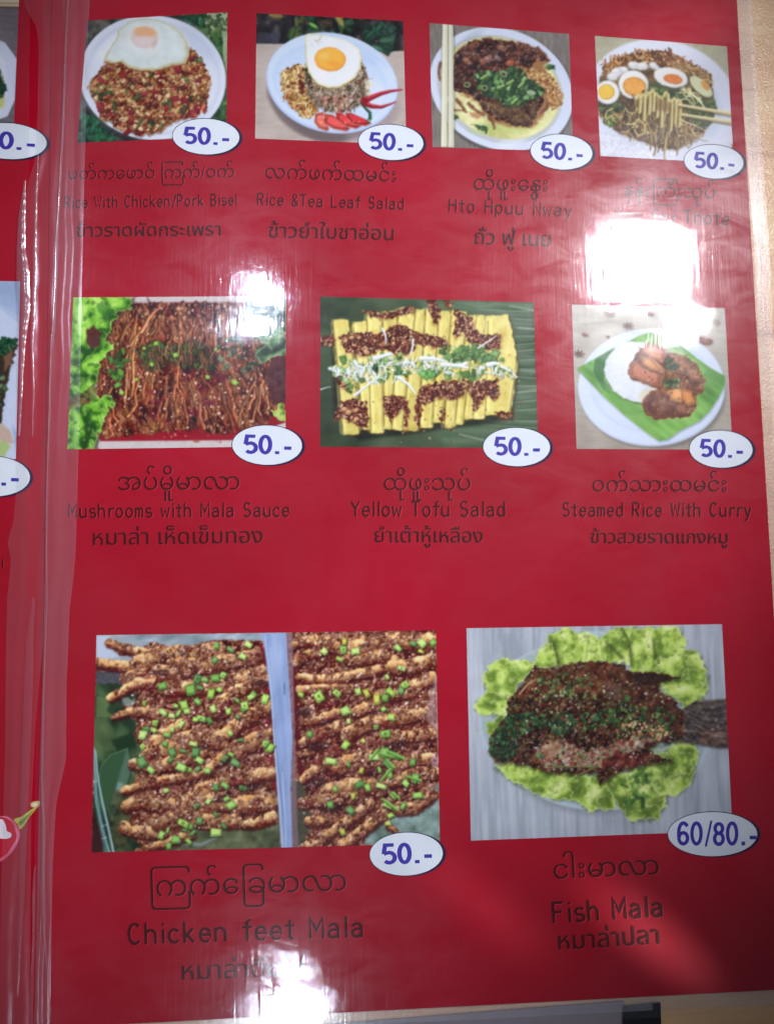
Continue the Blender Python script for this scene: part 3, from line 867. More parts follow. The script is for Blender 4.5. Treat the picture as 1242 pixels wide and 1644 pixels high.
def pic_tofu_soup():
    Z = lambda *p: zm(660, 0, 3.913, p)
    P = Pic([(689, 36.5), (913, 54), (919.5, 243), (694, 235.6)])
    A = slice(None), slice(None); one = np.ones((P.h, P.w))
    P.im[:] = (122, 116, 108)
    P.mottle(A, one, 2.2, 16, 3, 2, 88, 9); P.mottle(A, one, 14, 9, 4, 2)
    P.ell(808, 148, 116, 98, (66, 60, 58), 22, 5, .6)
    P.ell(804.5, 142.5, 118.5, 95.5, (196, 208, 224), 24, 1.6)
    P.ell(802, 143, 104, 84, (168, 176, 176), 24, 3, .8)
    P.ell(850, 200, 60, 16, (214, 224, 236), -38, 8, .6)
    P.ell(742, 75, 40, 10, (150, 160, 172), -40, 8, .6)
    P.ell(803, 141, 99, 79, (184, 190, 128), 24, 3)
    sl, mk = P.ell_m(803, 141, 98, 78, 24, 3)
    P.bands(sl, mk, 26, 22, [(0, (182, 180, 110)), (.5, (212, 212, 140)), (1, (230, 230, 172))], a=.85)
    P.ell(812, 205, 52, 9, (170, 190, 96), -4, 8, .7)
    P.ell(728, 140, 8, 50, (204, 206, 170), 0, 8, .7)
    P.mottle(sl, mk, 6, 8, 25)
    # reddish oil edge and sauce
    oil = Z((245, 470), (265, 350), (350, 265), (480, 235), (620, 250), (740, 275), (840, 330), (870, 385), (830, 410), (880, 500), (900, 580), (850, 700), (760, 800), (620, 800), (520, 760), (470, 720), (420, 640), (330, 600), (262, 560))
    P.poly(oil, (150, 96, 56), 5, .85, 3)
    sau = Z((262, 440), (275, 350), (350, 262), (480, 240), (620, 255), (735, 280), (830, 335), (862, 380), (800, 375), (760, 400), (740, 430), (820, 500), (830, 620), (800, 700), (750, 790), (650, 790), (540, 750), (470, 700), (430, 640), (385, 600), (330, 585), (262, 555))
    sl, mk = P.poly_m(sau, 1.6, 3, 6)
    P.put(sl, mk, (74, 46, 36))
    P.bands(sl, mk, 12, 13, [(0, (40, 26, 26)), (.4, (72, 42, 34)), (.65, (104, 62, 46)), (1, (150, 104, 82))])
    P.crumbs(sl, mk, 7, 16, 22, 40, [(110, 60, 44), (60, 36, 32), (90, 56, 44), (130, 96, 74)], .4, hi=24)
    for c, r, col in (((350, 380), 9, (150, 98, 64)), ((400, 275), 8, (146, 92, 62)), ((570, 300), 9, (140, 92, 76)), ((620, 395), 8, (176, 92, 58)), ((480, 370), 10, (146, 106, 96)), ((680, 340), 8, (116, 64, 48)), ((450, 390), 6, (156, 82, 60)), ((540, 360), 7, (136, 110, 100))):
        q = Z(c)[0]; P.ell(q[0], q[1] + 1, r, r * .7, (40, 24, 22), 10, 3, .8); P.ell(q[0], q[1], r * .9, r * .6, col, P.rs.uniform(-30, 30), 3, .85, 2)
        P.ell(q[0] - 2, q[1] - 2, r * .4, r * .25, np.minimum(np.array(col) * 1.3, 255), 0, 2, .7)
    P.specks(sau, 90, .6, 1.6, [(176, 150, 128), (150, 118, 96), (200, 176, 150)], .6)
    P.specks(sau, 60, 1.2, 3, [(34, 22, 22), (54, 30, 26)], .6)
    low = Z((440, 640), (780, 640), (800, 700), (740, 790), (560, 750))
    P.bands(*P.poly_m(low, 3, 3), 7, 17, [(0, (52, 34, 28)), (.5, (92, 64, 42)), (1, (128, 100, 62))])
    P.specks(low, 40, .8, 1.6, [(166, 140, 86), (60, 34, 26)], .7)
    # streaks of sauce
    for pts, w in ((((185, 395), (172, 450), (180, 500)), 5), (((285, 625), (320, 670), (345, 700)), 6), (((360, 650), (400, 685), (455, 720)), 6), (((490, 735), (515, 765), (520, 805)), 6), (((870, 620), (850, 680), (810, 710)), 5), (((790, 300), (840, 345), (858, 385)), 6), (((270, 690), (330, 690)), 4)):
        P.stroke(Z(*pts), w, w * .6, (116, 62, 40), None, (90, 44, 30), 3, .9, 1.4)
    P.poly(Z((360, 700), (450, 715), (420, 745), (380, 735)), (170, 104, 62), 3, .7, 1)
    # peanuts
    nut = Z((690, 420), (790, 430), (880, 470), (950, 580), (945, 660), (880, 690), (860, 620), (820, 560), (740, 500))
    sl, mk = P.poly_m(nut, 2, 3, 5)
    P.put(sl, mk, (170, 130, 78)); P.crumbs(sl, mk, 3.2, 30, 34, 40, [(196, 156, 96), (170, 120, 66), (140, 84, 48), (206, 176, 112)], .6, hi=30)
    P.specks(nut, 80, .9, 2, [(214, 180, 118), (150, 92, 54), (190, 140, 80)], .9)
    P.specks(Z((900, 600), (960, 600), (930, 690), (880, 690)), 24, .7, 1.4, [(190, 170, 100)], .7)
    # herbs
    gr = Z((410, 470), (470, 440), (560, 450), (640, 425), (700, 440), (720, 500), (820, 540), (800, 610), (740, 620), (670, 665), (590, 665), (560, 620), (470, 600), (420, 540))
    P.poly([(a, b + 1.5) for a, b in gr], (24, 32, 22), 4, .8, 3)
    P.bands(*P.poly_m(gr, 2.5, 4), 7, 33, [(0, (22, 38, 24)), (.5, (48, 80, 42)), (1, (86, 120, 62))], a=.9)
    P.leafbits(gr, 120, 5, 13, [(58, 98, 50), (40, 76, 42), (84, 130, 66), (30, 56, 34), (100, 146, 80)], .6)
    for c in ((565, 542), (650, 632), (460, 480), (620, 515), (690, 530)):
        q = Z(c)[0]; th = P.rs.uniform(-.9, .1)
        P.stroke([(q[0] - 5 * math.cos(th), q[1] - 5 * math.sin(th)), (q[0] + 5 * math.cos(th), q[1] + 5 * math.sin(th))], 4.4, 4, (126, 164, 74), (160, 192, 110), (70, 104, 46))
    for c in ((460, 550), (580, 465), (350, 530), (750, 580)):
        q = Z(c)[0]; P.ell(q[0], q[1], 5.5, 4.6, (140, 158, 104), 20, 1.4); P.ell(q[0], q[1], 3.4, 2.7, (50, 60, 40), 20, 1.2)
    P.ell(*Z((755, 580))[0], 7, 3, (160, 186, 150), 10, 2, .8)
    for q in (Z((370, 778), (430, 785), (480, 795), (470, 828), (420, 800)), Z((845, 408), (900, 405), (900, 430), (860, 428)), Z((265, 725), (290, 728), (275, 745))):
        P.poly(q, (54, 92, 52), 1.4, 1, 1.6, 3); P.leafbits(q, 8, 3, 7, [(66, 110, 60), (40, 72, 44)])
    # chopsticks
    P.poly(Z((188, 150), (275, 150), (278, 925), (182, 925)), (70, 64, 56), 4, .35)
    P.poly(Z((196, 145), (229, 147), (225, 922), (186, 920)), (204, 204, 172), .9)
    P.poly(Z((233, 147), (262, 150), (268, 924), (229, 922)), (194, 196, 168), .9)
    P.poly(Z((199, 145), (211, 146), (205, 922), (192, 920)), (220, 221, 196), 1.4, .8)
    P.poly(Z((240, 147), (250, 148), (250, 922), (238, 922)), (212, 214, 190), 1.4, .8)
    P.poly(Z((229, 147), (233, 147), (230, 922), (226, 922)), (96, 92, 70), 1.0, .8)
    P.poly(Z((196, 600), (262, 600), (262, 640), (196, 640)), (214, 216, 196), 4, .4)
    P.grain(5, 57); P.soften(2)
    return P


def pic_noodles():
    Z = lambda *p: zm(920, 0, 3.857, p)
    P = Pic([(954.5, 57), (1166.5, 74), (1177.5, 262), (963.5, 250)])
    A = slice(None), slice(None); one = np.ones((P.h, P.w))
    P.im[:] = (168, 166, 138)
    P.mottle(A, one, 10, 9, 2); P.mottle(A, one, 1.6, 8, 5, 2)
    P.ell(1062, 166, 124, 102, (206, 214, 228), 16, 4)
    P.ell(1060, 172, 100, 76, (184, 196, 212), 16, 8, .7)
    P.poly(Z((165, 800), (460, 880), (700, 900), (1000, 800), (1000, 1010), (165, 975)), (204, 210, 224), 8, .9)
    P.bands(*P.poly_m(Z((165, 800), (460, 900), (640, 930), (620, 1000), (165, 975)), 5), 3, 41, [(0, (168, 180, 178)), (.5, (206, 212, 222)), (1, (232, 236, 244))], a=.6)
    food = Z((158, 490), (195, 400), (290, 345), (400, 325), (480, 308), (600, 325), (690, 370), (760, 420), (850, 450), (860, 560), (885, 670), (850, 760), (800, 830), (720, 880), (640, 925), (540, 910), (450, 880), (360, 850), (290, 830), (240, 780), (190, 760), (160, 700))
    P.poly([(a, b + 2) for a, b in food], (130, 124, 116), 6, .6)
    sl, mk = P.poly_m(food, 2, 3)
    P.put(sl, mk, (124, 96, 58))
    P.bands(sl, mk, 13, 44, [(0, (60, 48, 34)), (.4, (108, 84, 52)), (.7, (146, 116, 72)), (1, (176, 150, 96))])
    P.crumbs(sl, mk, 5, 45, 20, 34, [(150, 110, 60), (90, 70, 44)], .3)
    topf = Z((180, 400), (290, 350), (480, 310), (620, 330), (780, 430), (850, 460), (700, 440), (560, 400), (330, 380), (200, 450))
    P.strands(topf, 150, 9, 24, 1.2, 2.8, [(170, 110, 62), (196, 146, 84), (130, 72, 42), (206, 172, 110), (96, 56, 36)], (0, 180), .8)
    P.stroke(Z((470, 330), (520, 312), (590, 325), (600, 345)), 2.4, 2, (96, 44, 36)); P.stroke(Z((480, 345), (540, 370), (560, 400)), 3, 2, (104, 56, 44))
    P.strands(Z((620, 370), (860, 450), (840, 500), (660, 430)), 40, 12, 26, 1.6, 2.6, [(196, 168, 108), (170, 130, 76), (140, 100, 60)], (10, 70), .6)
    # onions
    for c, r in (((370, 400), 10), ((430, 405), 10), ((500, 405), 8), ((270, 440), 11), ((245, 470), 9), ((320, 430), 8)):
        q = Z(c)[0]; P.ell(q[0], q[1] + 2, r, r * .6, (150, 146, 140), P.rs.uniform(-30, 30), 2.5, .8, 1); P.ell(q[0], q[1], r * .95, r * .6, (206, 208, 206), P.rs.uniform(-30, 30), 2.5, 1, 2)
        P.ell(q[0] - 2, q[1] - 1.6, r * .5, r * .25, (224, 226, 226), 0, 2.5, .8)
    # greens
    g1 = Z((430, 500), (520, 510), (600, 545), (680, 550), (800, 600), (870, 640), (860, 760), (780, 800), (660, 640), (450, 600))
    P.poly(g1, (64, 84, 42), 3, .85, 2)
    P.leafbits(g1, 60, 6, 16, [(56, 82, 40), (74, 102, 52), (44, 62, 34), (96, 116, 60)], .5)
    g2 = Z((165, 640), (260, 620), (330, 640), (300, 720), (240, 765), (175, 700))
    P.poly(g2, (50, 56, 34), 3, .8, 2); P.leafbits(g2, 34, 6, 14, [(50, 58, 36), (86, 100, 50), (104, 134, 60), (70, 50, 36)], .6)
    P.leafbits(Z((180, 715), (250, 715), (250, 765), (200, 765)), 10, 6, 12, [(120, 160, 74), (96, 136, 60)], .7)
    P.strands(Z((650, 550), (780, 570), (840, 640), (700, 620)), 14, 20, 34, 2.4, 3.6, [(196, 196, 140), (176, 174, 116), (206, 206, 160)], (20, 60), .7)
    # eggs
    def egg(c, rx, ry, rot, yc_, yx, yy, yr, col, wcol=(224, 228, 222)):
        q = Z(c)[0]; k = 3.857
        P.ell(q[0] + .6, q[1] + 2.2, rx / k, ry / k, (70, 62, 40), rot, 4, .75)
        P.ell(q[0], q[1], rx / k, ry / k, np.array(wcol) * .88, rot, 1.3, 1, .6)
        P.ell(q[0] - .6, q[1] - .8, rx / k * .93, ry / k * .93, wcol, rot, 2.4)
        y = Z(yc_)[0]
        P.ell(y[0], y[1], yx / k, yy / k, np.array(col) * .86, yr, 1.6, 1, .8); P.ell(y[0] - .6, y[1] - .6, yx / k * .86, yy / k * .84, col, yr, 3)
        sl_, mk_ = P.ell_m(y[0], y[1], yx / k * .9, yy / k * .9, yr, 2); P.mottle(sl_, mk_, 3.5, 16, 48, 2, tint=(1, .8, .3))
    egg((213, 570), 74, 73, 0, (205, 568), 50, 48, 0, (240, 190, 60))
    egg((372, 522), 93, 88, 10, (380, 535), 74, 60, 12, (232, 160, 60))
    egg((604, 478), 108, 60, 12, (618, 488), 58, 30, 10, (226, 128, 52))
    egg((792, 535), 88, 40, 42, (818, 530), 34, 16, 52, (228, 150, 60), (206, 210, 160))
    # tangled noodles
    dk = Z((380, 640), (680, 680), (660, 900), (560, 915), (480, 870), (420, 780))
    P.poly(dk, (96, 78, 46), 6, .9, 3)
    P.strands(Z((170, 700), (460, 700), (560, 860), (700, 860), (640, 900), (330, 830)), 60, 16, 34, 1.8, 3, [(146, 118, 66), (170, 146, 90), (110, 84, 50), (186, 166, 104), (76, 60, 38)], (0, 180), 1.1)
    P.strands(Z((650, 740), (820, 780), (780, 880), (660, 880)), 26, 16, 30, 1.8, 3, [(150, 128, 76), (96, 80, 50), (176, 150, 96)], (0, 90), .8)
    P.strands(dk, 36, 26, 52, 3, 5, [(112, 92, 54), (134, 112, 66), (92, 74, 44), (150, 128, 76)], (80, 104), .3)
    for x, yt, yb, w in ((405, 590, 690, 26), (432, 585, 740, 24), (465, 575, 700, 26), (490, 560, 680, 26), (515, 580, 720, 22), (540, 600, 780, 24), (575, 575, 690, 28), (600, 620, 800, 22), (625, 610, 760, 24), (652, 620, 770, 26)):
        q = Z((x - 8, yt + 16), (x, yt), (x + 9, yt + 16), (x + 8, (yt + yb) / 2), (x + 4, yb))
        P.stroke(q, w / 3.857, w / 3.857 * .9, (186, 170, 92), (222, 210, 142), (110, 92, 48), 1.3, .95)
    P.poly(Z((520, 600), (610, 640), (600, 690), (510, 680)), (130, 96, 52), 5, .6)
    P.stroke(Z((380, 770), (400, 740), (440, 770), (440, 820), (400, 840), (380, 800)), 3.4, 3, (190, 172, 96), (216, 202, 130), (100, 84, 44))
    P.specks(Z((400, 760), (700, 720), (680, 880), (500, 880)), 20, .7, 1.3, [(226, 214, 180)], .6)
    for a_, b_ in ((((655, 648), (975, 703)), 7.0), (((675, 708), (985, 757)), 7.0)):
        q = Z(*a_)
        P.stroke([(x + .5, y + 3) for x, y in q], 5, 6, (70, 66, 44), a=.5, soft=3)
        P.stroke(q, 4.6, b_, (206, 190, 128), (226, 214, 164), (150, 130, 76))
    P.stroke(Z((660, 740), (760, 780), (820, 808)), 3, 1.6, (206, 198, 140), (220, 214, 170), (130, 116, 70))
    sp = Z((960, 885), (992, 890), (992, 925))
    P.specks(sp, 6, .8, 1.4, [(120, 60, 50)], .7)
    P.grain(5, 60); P.soften(2)
    return P


def frill(P, pts, cols, seed, cell=11, hub=None, rag=4.5):
    """ruffled lettuce: broad folds running out from the hub, soft light and shadow, crinkled rim"""
    sl, mk = P.poly_m(pts, 1.6, rag, 7, seed)
    c = [np.array(v, float) for v in cols]
    X_, Y_ = P.X[sl], P.Y[sl]
    q = np.array(pts, float)
    hx, hy = hub if hub is not None else (q[:, 0].mean() - 40, q[:, 1].mean())
    th = np.arctan2(Y_ - hy, X_ - hx); rr = np.hypot(X_ - hx, Y_ - hy)
    wob = fbm(X_, Y_, cell * 2.2, seed + 2, 3)
    n = .5 + .5 * np.sin(th * rr.mean() / cell * 1.15 + wob * 9)          # folds
    n = .40 * n + .60 * fbm(X_, Y_, cell * 1.1, seed + 3, 3)
    n = np.clip((n - .2) / .6, 0, 1)
    ts = [0, .28, .55, .8, 1]; cs = np.array([c[0] * .8, c[0], c[1], c[2], c[3]])
    col = np.stack([np.interp(n, ts, cs[:, k]) for k in range(3)], -1)
    P.put(sl, mk, col)
    rib = np.abs(np.sin(th * rr.mean() / cell * .38 + wob * 4))            # pale ribs with a shaded side
    P.put(sl, mk * smooth(.10, .02, rib), c[3] * .97 + 4, .55)
    P.put(sl, mk * smooth(.12, .0, np.abs(rib - .20)), c[0], .35)
    n2 = fbm(X_, Y_, cell * .42, seed + 21, 2)
    P.put(sl, mk * smooth(.62, .74, n2), c[3], .4)
    P.put(sl, mk * smooth(.36, .26, n2), c[0] * .85, .5)
    e = np.clip(mk, 0, 1); rim = e * (1 - np.minimum.reduce([np.roll(e, k, a_) for k in (-2, 2) for a_ in (0, 1)]))
    P.put(sl, rim, c[3], .55)


def pic_mushroom():
    Z = lambda *p: zm(0, 420, 2.484, p)
    P = Pic([(117.6, 477.2), (459.2, 475), (458, 716.5), (108, 721.2)])
    A = slice(None), slice(None)
    P.im[:] = (196, 188, 184)
    P.mottle(A, np.ones((P.h, P.w)), 14, 6, 3)
    P.poly(Z((500, 160), (960, 158), (1142, 168), (1142, 180), (500, 178)), (150, 116, 104), 3, .7)
    body = Z((440, 200), (520, 172), (700, 163), (960, 166), (1080, 180), (1142, 200), (1142, 640), (1080, 660), (1000, 690), (840, 700), (600, 690), (500, 708), (400, 712), (380, 600), (390, 450))
    P.poly(body, (150, 20, 34), 2)
    P.poly(Z((390, 690), (540, 686), (700, 692), (940, 690), (930, 712), (400, 716)), (160, 22, 40), 2)
    meat = Z((440, 205), (520, 172), (700, 163), (960, 166), (1060, 190), (1090, 400), (1092, 600), (1060, 650), (960, 672), (880, 690), (800, 672), (740, 668), (700, 672), (640, 680), (520, 690), (460, 706), (395, 700), (400, 600), (384, 440))
    sl, mk = P.poly_m(meat, 2, 4, 7)
    P.put(sl, mk, (104, 50, 32))
    P.bands(sl, mk, 13, 3, [(0, (60, 20, 22)), (.35, (112, 40, 30)), (.6, (150, 78, 46)), (1, (196, 136, 86))], 82, 2.4)
    P.crumbs(sl, mk, 7, 8, 22, 40, [(120, 60, 36), (90, 20, 26), (150, 100, 60), (74, 34, 26)], .4, ang=80, st=1.9, hi=30)
    # bunches of enoki: fans of fine stems
    def fan(x0, y0, x1, y1, w, n, c, bend=0):
        for k in range(n):
            o = (k / (n - 1) - .5) * w if n > 1 else 0
            j = lambda a_: P.rs.uniform(-a_, a_)
            s0 = P.rs.uniform(0, .35); s1 = P.rs.uniform(.62, 1.05)
            ln = lambda t: (x0 + (x1 - x0) * t + o * (.6 + .4 * t) + bend * math.sin(math.pi * t) + j(13), y0 + (y1 - y0) * t)
            q = Z(*[ln(s0 + (s1 - s0) * t) for t in (0, .25, .5, .75, 1)])
            cc = np.array(c) * P.rs.uniform(.62, 1.22) + np.array((P.rs.uniform(0, 22), 0, 0))
            P.stroke(q, P.rs.uniform(2, 4.2), P.rs.uniform(3.2, 7), cc, np.minimum(cc * 1.35 + 14, 255), cc * .42, 1.3, .88, .8, P.rs.randint(40))
            if P.rs.rand() < .5:
                P.ell(q[0][0], q[0][1], P.rs.uniform(2.2, 3.4), P.rs.uniform(1.6, 2.6), np.minimum(cc * 1.25, 255), P.rs.uniform(0, 90), 1.4, .9)
    fan(510, 190, 440, 400, 60, 6, (136, 88, 50))
    fan(560, 185, 520, 560, 34, 5, (176, 120, 66), -14)
    fan(640, 180, 560, 330, 60, 6, (156, 104, 66))
    fan(600, 400, 560, 620, 80, 7, (150, 96, 54))
    fan(660, 430, 640, 660, 66, 6, (140, 84, 50))
    fan(700, 180, 720, 420, 70, 7, (148, 98, 62))
    fan(712, 420, 716, 664, 42, 4, (166, 96, 54))
    fan(800, 190, 780, 420, 90, 7, (126, 76, 54))
    fan(780, 440, 850, 670, 90, 7, (132, 80, 52))
    fan(890, 180, 900, 420, 90, 7, (140, 96, 62))
    fan(900, 440, 950, 680, 90, 7, (128, 74, 46))
    fan(430, 420, 400, 560, 50, 5, (140, 96, 58))
    fan(430, 560, 450, 700, 90, 7, (138, 80, 50))
    fan(1040, 420, 1000, 660, 90, 7, (146, 96, 60))
    fan(1050, 440, 1090, 640, 40, 4, (160, 110, 70))
    for _ in range(46):
        q = P.inside(meat, 1)[0]
        P.ell(q[0], q[1], P.rs.uniform(3, 9), P.rs.uniform(2, 6), (66, 22, 24) if P.rs.rand() < .6 else (124, 22, 34), P.rs.uniform(60, 110), 3, .7, 2)
    for c in ((800, 505), (830, 560), (770, 600), (620, 560), (880, 460)):
        q = Z(c)[0]; P.ell(q[0], q[1], 9, 6, (104, 20, 38), 20, 3, .8, 2); P.ell(q[0] - 3, q[1] - 2, 3, 1.4, (190, 120, 130), -20, 1.5, .6)
    P.specks(meat, 420, .8, 1.9, [(186, 136, 92), (160, 104, 66), (206, 168, 126), (140, 84, 56)], .75)
    P.specks(meat, 200, .8, 2.2, [(44, 18, 20), (66, 24, 24), (90, 30, 28)], .7)
    for q_ in P.inside(meat, 60):
        P.stroke([(q_[0], q_[1]), (q_[0] + P.rs.uniform(-1.5, 1.5), q_[1] + P.rs.uniform(3, 9))], P.rs.uniform(.8, 1.6), .7, (226, 176, 150), None, None, 1.3, .75)
    for q_ in P.inside(meat, 30):
        P.ell(q_[0], q_[1], P.rs.uniform(4, 9), P.rs.uniform(2, 5), (164, 62, 36), P.rs.uniform(60, 120), 4, .4, 2)
    P.specks(meat, 150, .9, 1.6, [(226, 206, 176), (214, 186, 150), (238, 226, 206)], .95, 1.8, 8)
    P.specks(Z((440, 670), (930, 670), (930, 705), (440, 705)), 26, .8, 2, [(120, 50, 34), (206, 150, 110)], .8)
    # scallions
    gg = Z((540, 345), (600, 320), (680, 330), (770, 310), (850, 340), (850, 430), (760, 430), (690, 410), (620, 440), (560, 420))
    P.poly(gg, (40, 52, 30), 5, .6, 5)
    P.leafbits(gg, 40, 5, 12, [(50, 88, 40), (60, 104, 46), (36, 62, 34), (70, 120, 50)], .5, .75)
    P.strands(gg, 40, 10, 24, 1.4, 2.6, [(170, 100, 66), (140, 74, 46), (190, 130, 90)], (60, 120), .4, .8)
    P.leafbits(Z((430, 400), (500, 320), (520, 340), (470, 500), (440, 490)), 20, 6, 14, [(66, 116, 44), (90, 150, 50), (46, 80, 36)], .6)
    P.leafbits(Z((850, 300), (1040, 260), (1040, 460), (900, 480)), 34, 6, 14, [(60, 84, 60), (76, 104, 70), (50, 66, 50), (96, 128, 84)], .6, .75)
    for c, r in (((700, 372), 6), ((485, 522), 6), ((937, 482), 6), ((622, 326), 5), ((575, 345), 4), ((605, 410), 5), ((860, 350), 4), ((545, 470), 4), ((828, 460), 5)):
        q = Z(c)[0]; th = P.rs.uniform(0, 3)
        qd = [(q[0] + r * math.cos(th + k * 1.57) * (1.1 if k % 2 else .8), q[1] + r * math.sin(th + k * 1.57) * .8) for k in range(4)]
        P.poly([(a + .8, b + 1.2) for a, b in qd], (40, 60, 26), 2, .7); P.poly(qd, (136, 196, 62), 1.3); P.ell(q[0] - 1, q[1] - 1, r * .4, r * .3, (170, 216, 104), 0, 1.5, .8)
    P.specks(Z((560, 160), (1080, 170), (1060, 240), (560, 220)), 90, .8, 2, [(190, 144, 100), (206, 170, 130), (120, 70, 46)], .8)
    # lettuce
    L1 = Z((285, 136), (535, 136), (520, 190), (480, 200), (455, 230), (432, 300), (442, 345), (425, 372), (400, 400), (385, 470), (355, 545), (440, 528), (462, 560), (430, 600), (412, 640), (395, 690), (380, 750), (262, 755))
    P.poly([(a + 2, b + 2) for a, b in L1], (50, 36, 24), 5, .6, 4)
    frill(P, L1, [(40, 92, 28), (98, 172, 38), (132, 204, 52), (172, 226, 92)], 5, 17, (95, 600), 6)
    P.poly(Z((345, 270), (375, 255), (400, 285), (398, 330), (370, 350), (345, 320)), (92, 40, 36), 3, .95, 2)
    P.poly(Z((385, 160), (440, 170), (455, 210), (425, 235), (395, 200)), (44, 110, 34), 4, .6, 3)
    sm = Z((270, 540), (330, 520), (380, 480), (390, 540), (330, 580), (270, 590))
    P.bands(*P.poly_m(sm, 2, 3), 7, 14, [(0, (60, 40, 30)), (.5, (104, 110, 50)), (1, (140, 170, 70))], a=.85)
    P.specks(sm, 22, 1.2, 3, [(120, 70, 44), (60, 34, 30), (150, 110, 60), (80, 130, 50)], .8)
    P.ell(*Z((300, 480))[0], 7, 5, (50, 100, 40), 0, 4, .8, 2)
    R1 = Z((985, 136), (1145, 136), (1145, 380), (1090, 380), (1040, 410), (1020, 380), (1050, 330), (990, 260), (960, 200))
    frill(P, R1, [(50, 74, 50), (90, 128, 84), (120, 160, 108), (160, 190, 140)], 9, 15, (480, 560))
    P.poly(Z((1080, 390), (1142, 370), (1142, 560), (1110, 590), (1085, 560), (1060, 460)), (84, 38, 40), 3, 1, 3)
    P.bands(*P.poly_m(Z((1080, 390), (1142, 370), (1142, 560), (1110, 590), (1085, 560), (1060, 460)), 3, 3), 8, 24, [(0, (64, 28, 32)), (1, (112, 60, 60))], a=.8)
    frill(P, Z((1085, 600), (1120, 560), (1145, 590), (1145, 640), (1105, 625)), [(80, 110, 40), (130, 170, 50), (160, 196, 70), (190, 214, 110)], 12, 8, (470, 700))
    P.specks(Z((520, 708), (900, 708), (900, 738), (520, 738)), 7, .8, 2, [(170, 120, 90), (180, 90, 60)], .8)
    P.ell(*Z((783, 716))[0], 5, 2.5, (170, 80, 60), 0, 2, .8)
    P.grain(5, 62); P.soften(2)
    return P


